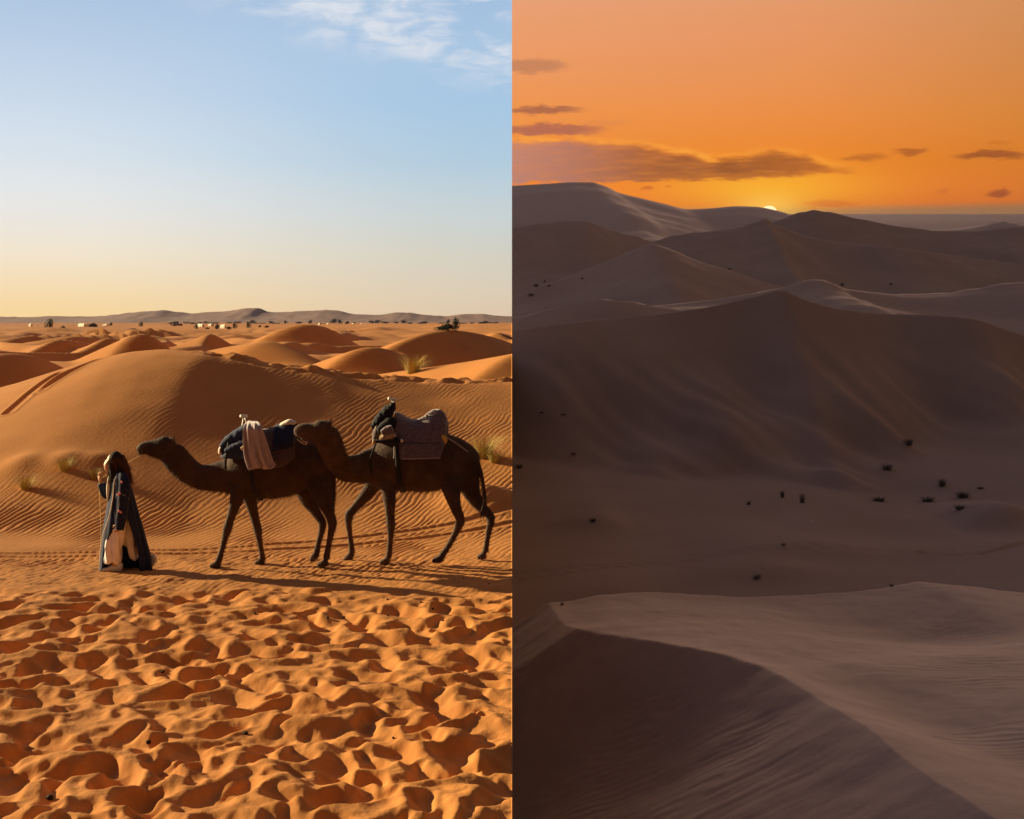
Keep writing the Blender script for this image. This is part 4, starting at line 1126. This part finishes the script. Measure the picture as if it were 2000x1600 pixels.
# robe: closed to the waist, then front and back falls parted over the near leg
prof = [(919, 226, 234, 12), (926, 217, 243, 22), (938, 214, 252, 27), (955, 212.5, 258, 29), (972, 210.5, 263, 29), (990, 208.5, 268, 29), (1010, 205.5, 273.5, 29), (1035, 201, 281, 29), (1060, 197.5, 287.5, 29), (1085, 195, 294.5, 28), (1104, 193.5, 297, 27), (1115, 193, 297.5, 27)]
P = spline(prof, 8)
NS = 128
ring = []
for i, (py, l, r, lat) in enumerate(P):
    t = i / (len(P) - 1); row = []
    for k in range(NS):
        th = 2 * math.pi * k / NS                       # 0 = front (left), pi/2 = near side, pi = back
        cx = (l + r) / 2; rx = (r - l) / 2
        fold = 1 + (0.035 * math.sin(th * 9 + 2 * t) + .03 * math.sin(th * 14 + 1)) * min(1, t * 2)
        c_ = -math.cos(th); s_ = -math.sin(th)
        x = cx + rx * math.copysign(abs(c_) ** .9, c_) * (fold if abs(c_) < .9 else 1)
        row.append(pp(x, py, s_ * lat / SP * fold))
    ring.append(row)
V = [v for row in ring for v in row]; Fc = []
for i in range(len(ring) - 1):
    py = P[i][0]
    for k in range(NS):
        th = 2 * math.pi * (k + .5) / NS
        if py > 998:                                    # the parting on the near side
            g_ = (py - 998) / 110.0
            a0 = math.pi * (.47 - .27 * min(1, g_ * 1.5)); a1 = math.pi * (.56 + .10 * min(1, g_ * 1.6))
            if a0 < th < a1: continue
        if py < 985 and (th < .22 or th > 2 * math.pi - .50): continue     # open neck front
        Fc.append((i * NS + k, i * NS + (k + 1) % NS, (i + 1) * NS + (k + 1) % NS, (i + 1) * NS + k))
robe = mesh_obj('robe', V, Fc, M_NAVY, per)
m = robe.modifiers.new('thick', 'SOLIDIFY'); m.thickness = 0.008; m.offset = 0
# wide hanging near sleeve
rows_ = []
for (py, l, r, yo) in spline([(924, 228, 246, -.16), (938, 227, 252, -.23), (958, 227, 254, -.25), (980, 226, 252, -.25), (1000, 225, 249, -.245), (1020, 225.5, 245, -.24), (1036, 227, 241, -.235)], 4):
    row = []
    for k in range(15):
        u = k / 14
        row.append(tuple(pp(l + (r - l) * u, py, yo - .035 * math.sin(math.pi * u) - .010 * math.sin(u * 12 + py * .03))))
    rows_.append(row)
V, Fc = sheet_vf(rows_, .012)
mesh_obj('sleeve', V, Fc, M_NAVY, per)
# far sleeve on the raised forearm
V, Fc = ptube([(228, 938, 10, 10, .20), (218, 956, 10, 10, .20), (208, 966, 9.5, 9, .16), (201, 954, 8.5, 8, .12), (198, 944, 8, 7.5, .11)], 14)
mesh_obj('sleeve', V, Fc, M_NAVY, per)
# pale shirt front
V, Fc = ptube([(216, 928, 3, 10, -.02), (214, 945, 4.5, 14, -.03), (213, 962, 4, 13, -.03), (212, 978, 2, 9, -.03)], 12)
mesh_obj('shirt', V, Fc, M_CREAM, per)
# pale trim along the robe's edge, stitched lines and tassels on the sleeve
line_tube('trim', [tuple(pp(a, b, o)) for a, b, o in ((228, 928, -.17), (223, 942, -.215), (221, 965, -.225), (218, 985, -.225), (213, 1008, -.215), (206, 1030, -.19), (200, 1050, -.16), (196, 1075, -.13), (194.5, 1100, -.11), (194, 1114, -.10))], .006, M_CREAM, per)
line_tube('stitching', [tuple(pp(a, b, o)) for a, b, o in ((237, 928, -.235), (238, 945, -.27), (236, 962, -.285), (233, 985, -.29), (229, 1005, -.275), (227, 1030, -.25))], .0042, M_ROPEG, per)
line_tube('stitching', [tuple(pp(a, b, o)) for a, b, o in ((227, 967, -.265), (235, 965, -.29), (244, 968, -.285), (252, 975, -.265))], .004, M_ROPEG, per)
for (a, b) in ((237.5, 941), (234, 963), (231, 966), (232.5, 998), (236, 1000)):
    bundle('tassel', [(a - 1.5, b - 2, 1.0, 1.2), (a, b, 2.2, 2.0), (a + 1, b + 3, 1.4, 1.4)], YP, -.295, M_PINK, per, .003, 31, 8)
# lead rope: muzzle, past the far side of the head, through the hand and hanging down
o = line_tube('lead_rope', [tuple(wp(277, 889, Y1 - .02)), tuple(pp(260, 898, .22)), tuple(pp(240, 910, .22)), tuple(pp(214, 926, .17)), tuple(pp(196, 935.5, .10)), tuple(pp(194.5, 945, .09)), tuple(pp(195.5, 975, .10)), tuple(pp(197, 1010, .10)), tuple(pp(198, 1040, .10)), tuple(pp(197, 1060, .10))], 0.0065, M_ROPE, None, origin=tuple(pp(196, 936)))
tag(o, 'straw rope from the leading camel down through the hand of the person', 'rope')

# ------------------------------------------------------------------ desert grass and shrubs
M_GRASS = mat('dry_grass', (0.44, 0.33, 0.11), 0.85, 0.0, 6.0, col2=(0.27, 0.22, 0.07))
M_SHRUB = mat('dark_desert_shrub', (0.095, 0.090, 0.062), 0.9, 0.5, 3.0)
M_SHRUBP = mat('pale_desert_shrub', (0.15, 0.14, 0.10), 0.9, 0.4, 3.0)
M_LEAF = mat('tamarisk_leaf', (0.055, 0.062, 0.030), 0.8, 0.5, 2.0)
M_LEAFD = mat('acacia_leaf', (0.030, 0.042, 0.020), 0.8, 0.5, 1.5)
M_BARK = mat('grey_bark', (0.10, 0.075, 0.055), 0.95, 0.4, 6.0, 0.02, 12.0)

def tuft_mesh(name, n, h, spread, w, material, seed, droop=0.5, lean=0.0, base=0.25):
    rg = random.Random(seed)
    V, Fc = [], []
    for _ in range(n):
        a = rg.uniform(0, 2 * math.pi); r = spread * base * math.sqrt(rg.random())
        b0 = Vector((math.cos(a) * r, math.sin(a) * r, -0.03))
        L = h * rg.uniform(.45, 1.1); out = spread * rg.uniform(.3, 1.1) * (1.0 if base < .55 else .7)
        d = Vector((math.cos(a), math.sin(a), 0)) + Vector((lean, 0, 0))
        side = Vector((-math.sin(a), math.cos(a), 0)) * w * rg.uniform(.6, 1.3)
        pts = []
        for t in (0, .4, .75, 1.0):
            pts.append(b0 + d * out * t ** 1.5 + Vector((0, 0, L * (t - droop * .45 * t ** 3))))
        b = len(V)
        V += [pts[0] - side, pts[0] + side, pts[1] + side * .8, pts[1] - side * .8, pts[2] + side * .5, pts[2] - side * .5, pts[3]]
        Fc += [(b, b + 1, b + 2, b + 3), (b + 3, b + 2, b + 4, b + 5), (b + 5, b + 4, b + 6)]
    me = bpy.data.meshes.new(name); me.from_pydata([tuple(v) for v in V], [], Fc); me.materials.append(material); me.update()
    return me
def plant(name, me, loc, sc, rz, label, cat, group, coll):
    o = bpy.data.objects.new(name, me); o.location = loc; o.scale = sc if isinstance(sc, tuple) else (sc,) * 3
    o.rotation_euler = (0, 0, rz); link(o, coll)
    return tag(o, label, cat, group)
T_GR = [tuft_mesh('grass_tuft', 420, .55, .42, .0022, M_GRASS, 40 + k, .8, .2) for k in range(3)]
for k, (px, py, y0, y1, sc, lab) in enumerate((
        (944, 893, 24, 33, 1.25, 'straw grass tuft on the sand mound behind the last camel'),
        (966, 903, 24, 33, .75, 'smaller grass tuft right of the larger one behind the last camel'),
        (126, 918, 24, 33, .72, 'olive grass tuft on the dune foot, left of the person'),
        (184, 934, 24, 33, .55, "small grass tuft directly behind the person's raised hand"),
        (50, 955, 24, 33, .72, 'grass tuft at the left edge of the dune foot'),
        (806, 728, 36, 60, 2.0, 'golden grass clump behind the big dune crest, left of a pair'),
        (846, 712, 36, 75, 1.9, 'golden grass clump behind the big dune crest, right of a pair'))):
    p = ground_hit(px, py, y0, y1)
    plant('grass_tuft', T_GR[k % 3], p, sc, k * 1.3, lab, 'grass tuft', 'dry grass tufts in the sand', WEST)

# trees and bushes of the western plain
def tree_mesh(seed, mt, n, rx, ry, rz, size, flat=0.0):
    """leaf clumps spread through an uneven crown"""
    rg = random.Random(seed)
    lobes = [(Vector((rg.uniform(-.6, .6) * rx, rg.uniform(-.6, .6) * ry, rz * rg.uniform(.55, 1.25))), rg.uniform(.35, .62)) for _ in range(8)]
    V, Fc = [], []
    for _ in range(n):
        c, r = rg.choice(lobes)
        v = Vector((rg.gauss(0, 1), rg.gauss(0, 1), rg.gauss(0, 1))).normalized() * rg.uniform(.5, 1.0) ** .5
        p = c + Vector((v.x * rx * r, v.y * ry * r, v.z * rz * r * .9))
        if p.z < 0.1 * rz: p.z = rg.uniform(.05, .4) * rz
        a = Vector((rg.uniform(-1, 1), rg.uniform(-1, 1), rg.uniform(-1, 1))).normalized() * size * rg.uniform(.5, 1.4)
        b_ = a.cross(Vector((rg.uniform(-1, 1), rg.uniform(-1, 1), rg.uniform(-1, 1)))).normalized() * size * rg.uniform(.4, .9)
        b = len(V); V += [p - a, p + b_, p + a, p - b_]; Fc.append((b, b + 1, b + 2, b + 3))
    me = bpy.data.meshes.new('crown'); me.from_pydata([tuple(v) for v in V], [], Fc); me.materials.append(mt); me.update()
    tr = bpy.data.meshes.new('trunk')
    shells = []
    top = Vector((rg.uniform(-.1, .1) * rx, 0, rz * .9))
    shells.append(tube_vf([(Vector((0, 0, -.6)), .16 * rz * .5, .16 * rz * .5), (top * .5, .10 * rz * .5, .10 * rz * .5), (top, .04 * rz * .5, .04 * rz * .5)], 7))
    for c, r in lobes[:5]:
        shells.append(tube_vf([(top * .35, .06 * rz * .5, .06 * rz * .5), (c * .7, .035 * rz * .5, .035 * rz * .5), (c, .012 * rz, .012 * rz)], 5))
    V, Fc = [], []
    for v, f in shells:
        b = len(V); V += v; Fc += [tuple(i + b for i in q) for q in f]
    tr.from_pydata([tuple(v) for v in V], [], Fc); tr.materials.append(M_BARK); tr.update()
    return me, tr
KINDS = [tree_mesh(60, M_LEAF, 700, 1.0, 1.0, 1.0, .10), tree_mesh(61, M_LEAFD, 900, 1.3, 1.0, .9, .10), tree_mesh(62, M_LEAF, 520, 1.6, 1.0, .62, .10), tree_mesh(63, M_LEAFD, 800, 1.0, 1.0, 1.35, .10)]
def crest_y(px, a, b):
    ys = np.linspace(a, b, 800); xs = (px - CX) / F_PX * ys
    return float(ys[np.argmax((west_z(xs, ys, False) - ZC) / ys)])
def tree(px, py_base, w_px, h_px, Y, kind, label, name='tree', group='trees and bushes of the far plain'):
    if Y < 100: Y = crest_y(px, 60, 125) + .3
    p = Vector(((px - CX) / F_PX * Y, Y, ZC - (py_base - HY) / F_PX * Y))
    g_ = ground_at(p.x, Y)
    crown, trunk = KINDS[kind]
    sx = w_px / F_PX * Y / 2.3; sz = h_px / F_PX * Y / 1.6
    z0 = min(p.z, g_ + .2) if p.z < g_ + .6 else g_
    root = empty(name, (p.x, Y, z0 if z0 > g_ - .4 else g_ - .2))
    root.rotation_euler = (0, 0, px * .7); root.scale = (sx, sx, sz)
    for nm, me in (('crown', crown), ('trunk', trunk)):
        o = bpy.data.objects.new(nm, me); o.parent = root; link(o)
    return tag(root, label, 'tree' if name == 'tree' else 'bush', group)
GT = 'trees and bushes of the far plain'
for a in ((864, 648, 34, 13, 92, 1, 'low left end of the dark bush clump on the far right daylit dune', 'bush'), (876, 648, 36, 19, 93, 1, 'broad middle of the dark bush clump on the far right daylit dune', 'bush'), (891, 648, 18, 20, 92, 3, 'tall right end of the dark bush clump on the far right daylit dune', 'bush'),
          (96, 651, 19, 18, 260, 3, 'squat dark tree standing alone at the far left', 'tree'), (181, 646, 24, 15, 420, 1, 'dark tree right behind the long white tent', 'tree'), (122, 650, 16, 12, 330, 0, 'olive bush between the lone tree and the white tent', 'bush'),
          (47, 656, 9, 9, 240, 1, 'dark bush at the left edge beside a white hut', 'bush'), (259, 650, 28, 8, 300, 2, 'long low olive hedge on the far dune crest', 'bush'), (275, 640, 10, 9, 520, 3, 'small dark tree above the olive hedge', 'tree'),
          (383, 649, 9, 10, 320, 3, 'dark tree at the left end of the tent camp', 'tree'), (405, 647, 11, 9, 330, 1, 'bush between the two tents of the camp', 'bush'), (424, 650, 13, 13, 300, 0, 'green tree beside the pale camp tent', 'tree'),
          (447, 651, 12, 9, 290, 1, 'left of two dark bushes right of the camp', 'bush'), (459, 651, 11, 11, 290, 3, 'right of two dark bushes right of the camp', 'bush'), (486, 649, 11, 12, 320, 3, 'dark tree standing clear right of the camp', 'tree'),
          (507, 648, 8, 7, 340, 0, 'small bush in the gap before the peaked far dune', 'bush'), (521, 648, 10, 9, 330, 1, 'dark bush at the foot of the peaked far dune', 'bush'), (606, 653, 8, 6, 150, 1, 'tiny bush on the shaded face of the peaked dune', 'bush'),
          (823, 646, 8, 6, 300, 2, 'reddish bush alone left of the dark bush clump', 'bush'), (217, 640, 9, 7, 560, 0, 'small pale bush right of the tree behind the tent', 'bush'), (143, 640, 12, 6, 560, 2, 'faint bush on the plain above the olive bush', 'bush'), (76, 638, 8, 5, 600, 2, 'faint speck of bush left of the lone tree', 'bush')):
    tree(*a[:7], name=a[7])
rg = random.Random(77)
for k in range(44):                                    # the thin dark line of scrub under the mountains
    px = 330 + k * 15.2 + rg.uniform(-5, 5)
    if k % 9 == 7: continue
    tree(px, 637, rg.uniform(9, 20), rg.uniform(4, 7.5), rg.uniform(1050, 1300), rg.choice((1, 2, 2, 3)), 'tiny dark bush in the scrub line under the mountains', 'bush')

# tents and huts of the camp
M_TENT = mat('white_tent_canvas', (0.72, 0.66, 0.56), 0.9, 0.15, 1.0)
M_TENTD = mat('tent_doorway', (0.10, 0.07, 0.05), 0.9)
def tent(px, py, w_px, h_px, Y, ridge, label, bays=1):
    if Y < 500: Y *= 1.5
    x = (px - CX) / F_PX * Y; z = ground_at(x, Y)
    w = w_px / F_PX * Y; h = h_px / F_PX * Y; d = w * .6 / bays if bays > 1 else w * .7
    root = empty('tent', (x, Y, z))
    bw = w / bays
    for b in range(bays):
        x0 = x - w / 2 + b * bw; x1 = x0 + bw; e = h * (1 - ridge); xm = (x0 + x1) / 2
        V = [(x0, Y - d / 2, z - .5), (x1, Y - d / 2, z - .5), (x1, Y + d / 2, z - .5), (x0, Y + d / 2, z - .5), (x0, Y - d / 2, z + e), (x1, Y - d / 2, z + e), (x1, Y + d / 2, z + e), (x0, Y + d / 2, z + e)]
        mesh_obj('wall', [Vector(v) for v in V], [(0, 1, 5, 4), (1, 2, 6, 5), (2, 3, 7, 6), (3, 0, 4, 7)], M_TENT, root, smooth=False)
        o_ = .05 * bw
        V = [(x0 - o_, Y - d / 2 - o_, z + e), (x1 + o_, Y - d / 2 - o_, z + e), (x1 + o_, Y + d / 2 + o_, z + e), (x0 - o_, Y + d / 2 + o_, z + e), (x0 + bw * .2, Y, z + h), (x1 - bw * .2, Y, z + h)]
        mesh_obj('roof', [Vector(v) for v in V], [(0, 1, 5, 4), (1, 2, 5), (2, 3, 4, 5), (3, 0, 4), (3, 2, 1, 0)], M_TENT, root, smooth=False)
        V = [(xm - bw * .1, Y - d / 2 - .03, z - .3), (xm + bw * .1, Y - d / 2 - .03, z - .3), (xm + bw * .1, Y - d / 2 - .03, z + e * .8), (xm - bw * .1, Y - d / 2 - .03, z + e * .8)]
        mesh_obj('doorway', [Vector(v) for v in V], [(0, 1, 2, 3)], M_TENTD, root, smooth=False)
    root.rotation_euler = (0, 0, R(-48))
    return tag(root, label, 'tent', 'white tents on the far plain')
tent(160, 650, 24, 7, 300, .35, 'long white tent in the sun on the left far dune', 3)
tent(184, 648, 18, 6, 320, .35, 'shaded white tent joined to the long tent', 2)
tent(208, 646, 14, 4, 380, .4, 'small white tent right of the dark far tree')
tent(60, 653, 7, 8, 240, .3, 'white hut at the left edge of the plain')
tent(392, 651, 18, 7, 310, .4, 'white tent at the left end of the camp', 2)
tent(412, 645, 10, 5, 340, .4, 'small white tent in the middle of the camp')
tent(436, 649, 15, 8, 300, .35, 'white tent right of the green tree in the camp', 2)
for k, px in enumerate((624, 640, 690, 706, 714)):
    tent(px, 639, 6, 3.2, 900 + 12 * k, .4, 'tiny white tent glinting on the far plain behind the dunes')

# far camels resting on the plain
for k, (px, py, Y, rz) in enumerate(((341, 652, 560, .3), (347, 652, 565, 2.9), (353, 653, 558, .1))):
    x = (px - CX) / F_PX * Y
    root = empty('camel', (x, Y, ground_at(x, Y)))
    root.rotation_euler = (0, 0, rz); root.scale = (.85,) * 3
    o = cam1.children[0].copy(); WEST.objects.link(o); o.parent = root
    tag(root, ('leftmost', 'middle', 'rightmost')[k] + ' tiny distant camel in the small herd left of the camp', 'camel', 'distant herd of camels')

# camel droppings scattered over the trampled sand
M_DUNG = mat('dark_dung', (0.018, 0.011, 0.008), 0.9, 0.3, 60.0, 0.003, 60.0)
V, Fc = ball_vf(Vector((0, 0, 0)), .022, .019, .017, 12, 8)
dm = bpy.data.meshes.new('dung_pellet')
rgd = random.Random(3)
dm.from_pydata([tuple(v * rgd.uniform(.92, 1.1)) for v in V], [], Fc); dm.materials.append(M_DUNG); dm.update()
dm.polygons.foreach_set('use_smooth', [True] * len(dm.polygons))
spots = [(290, 1453, 1.25), (480, 1435, 1.15), (318, 1315, 1.0), (498, 1200, .9), (640, 1208, 1.0), (672, 1207, .9), (757, 1172, .8), (822, 1177, .8), (845, 1191, 1.0), (629, 1155, .6), (646, 1157, .6), (580, 1130, .6), (310, 1151, .7), (60, 1142, .6),
         (847, 1155, .6), (955, 1141, .6), (905, 1130, .6), (865, 1213, .7), (505, 1128, .6), (768, 1443, .7), (757, 1203, .7), (97, 1563, 1.6), (722, 1137, .5), (815, 1108, .5), (930, 1118, .5)]
DL = {(290, 1453): 'large dark dropping in the deep round hollow, lower left', (480, 1435): 'large dark dropping on a crest right of the deep round hollow', (318, 1315): 'dark dropping alone in the middle of the left sand', (97, 1563): 'biggest dark dropping at the very bottom left'}
for px, py, s_ in spots:
    ys = np.linspace(9.5, 24, 3000); xs = (px - CX) / F_PX * ys
    zz = west_z(xs, ys); hit = np.nonzero(zz >= ZC - (py - HY) / F_PX * ys)[0]
    if not len(hit): continue
    i = hit[0]
    o = bpy.data.objects.new('dung_pellet', dm); o.location = (xs[i], ys[i], zz[i] + .010 * s_); o.scale = (s_ * .8,) * 3; o.rotation_euler = (.3, .2, px)
    link(o); tag(o, DL.get((px, py), 'small dark camel dropping lying on the sand near the caravan'), 'dropping', 'camel droppings on the sand')

# shrubs on the eastern dunes
T_SH = [tuft_mesh('shrub', 230, .8, .55, .009, M_SHRUB, 80 + k, 1.0, .15 * (k - 1), .50) for k in range(3)]
T_SP = tuft_mesh('shrub', 130, .9, .5, .010, M_SHRUBP, 90, .6, 0.0, .6)
for k, (px, py, w, h, pale, lab) in enumerate((
        (1775, 870, 30, 24, 0, 'upright dark shrub, highest on the right dune face'), (1733, 918, 36, 24, 0, 'drooping dark shrub below the highest one'), (1840, 950, 28, 28, 0, 'tall bushy shrub near the right foot of the dune face'),
        (1528, 972, 16, 26, 0, 'narrow upright black shrub near the middle of the dune foot'), (1567, 982, 26, 26, 1, 'pale thin shrub right of the narrow black one'), (1462, 986, 20, 12, 1, 'small pale shrub left of the narrow black one'),
        (1717, 979, 44, 14, 0, 'low wide black shrub centred under the drooping shrub'), (1812, 980, 44, 18, 0, 'leaning low shrub below the tall bushy one'), (1880, 972, 46, 22, 0, 'wide dark shrub at the far right foot of the dune'), (1874, 996, 36, 18, 0, 'low dark shrub just below the wide right one'),
        (1915, 955, 22, 8, 0, 'small flat shrub at the right end of the shrub group'), (1037, 578, 20, 10, 0, 'lowest dark bush of the cluster at the left edge of the dusk dunes'), (1047, 560, 15, 12, 0, 'middle bush of the cluster at the left edge of the dusk dunes'), (1072, 560, 11, 9, 0, 'right bush of the cluster at the left edge of the dusk dunes'), (1064, 551, 7, 8, 0, 'topmost bush of the cluster at the left edge of the dusk dunes'),
        (1137, 545, 12, 5, 0, 'single faint bush on the lit flank above the cluster'), (1425, 527, 10, 6, 0, 'small bush on the light ridge below the sun'), (1645, 558, 14, 8, 0, 'dark bush on the saddle right of the sharp peak'), (1740, 556, 12, 6, 0, 'faint bush on the shaded slope at right'),
        (1158, 1020, 22, 16, 0, 'dark bush on the low bank in the valley'), (1478, 1131, 34, 14, 1, 'sparse pale twigs on the valley rise'), (1741, 1145, 16, 8, 0, 'little dark shrub behind the near dune top'), (1014, 915, 24, 16, 0, 'dark shrub at the left edge, half way up the dusky dune face'), (1120, 888, 16, 7, 0, 'small dark tuft on the left dune face'),
        (1058, 808, 14, 6, 0, 'tiny tuft high on the left dune face'), (1530, 1066, 22, 7, 1, 'flat pale tuft out on the valley floor'), (1098, 1182, 12, 10, 0, 'dark tuft peeping over the near dune edge'), (1100, 812, 16, 6, 0, 'faint tuft right of the tiny one on the dune face'))):
    p = ground_hit(px, py, 12, 600, 9000)
    sw = w / F_PX * p.y / 1.4; shh = h / F_PX * p.y / .85
    plant('shrub', T_SP if pale else T_SH[k % 3], p, (sw, sw, shh), k * 2.1, lab, 'shrub', 'shrubs on the dusky dunes', EAST)
# a single stone, pale in its own colour
p = ground_hit(1585, 1021, 40, 200, 9000)
V, Fc = ball_vf(Vector((0, 0, 0)), .085, .07, .06, 9, 6)
V = [v * rgd.uniform(.8, 1.15) for v in V]
o = mesh_obj('stone', [v + p + Vector((0, 0, .03)) for v in V], Fc, mat('pale_stone', (0.8, 0.76, 0.74), 0.6), None, EAST, False, tuple(p))
tag(o, 'single pale pebble lying on the dark valley floor', 'stone')

# ------------------------------------------------------------------ desert haze: one even body of dusty air around everything
def haze():
    x0, x1, y0, y1, z0, z1 = -1400.0, 1900.0, -60.0, 2760.0, -32.0, 202.0
    V = [(x0, y0, z0), (x1, y0, z0), (x1, y1, z0), (x0, y1, z0), (x0, y0, z1), (x1, y0, z1), (x1, y1, z1), (x0, y1, z1)]
    me = bpy.data.meshes.new('haze')
    me.from_pydata(V, [], [(3, 2, 1, 0), (4, 5, 6, 7), (0, 1, 5, 4), (1, 2, 6, 5), (2, 3, 7, 6), (3, 0, 4, 7)])
    m = bpy.data.materials.new('dusty_air'); m.use_nodes = True
    t = m.node_tree; t.nodes.clear()
    v = t.nodes.new('ShaderNodeVolumePrincipled')
    v.inputs['Color'].default_value = (0.93, 0.88, 0.86, 1)
    v.inputs['Density'].default_value = HAZE_D
    v.inputs['Anisotropy'].default_value = 0.3
    o_ = t.nodes.new('ShaderNodeOutputMaterial'); t.links.new(v.outputs[0], o_.inputs['Volume'])
    me.materials.append(m)
    o = bpy.data.objects.new('haze', me); C.objects.link(o); o['kind'] = 'stuff'
    o['label'] = 'thin dusty haze over the desert'
haze()
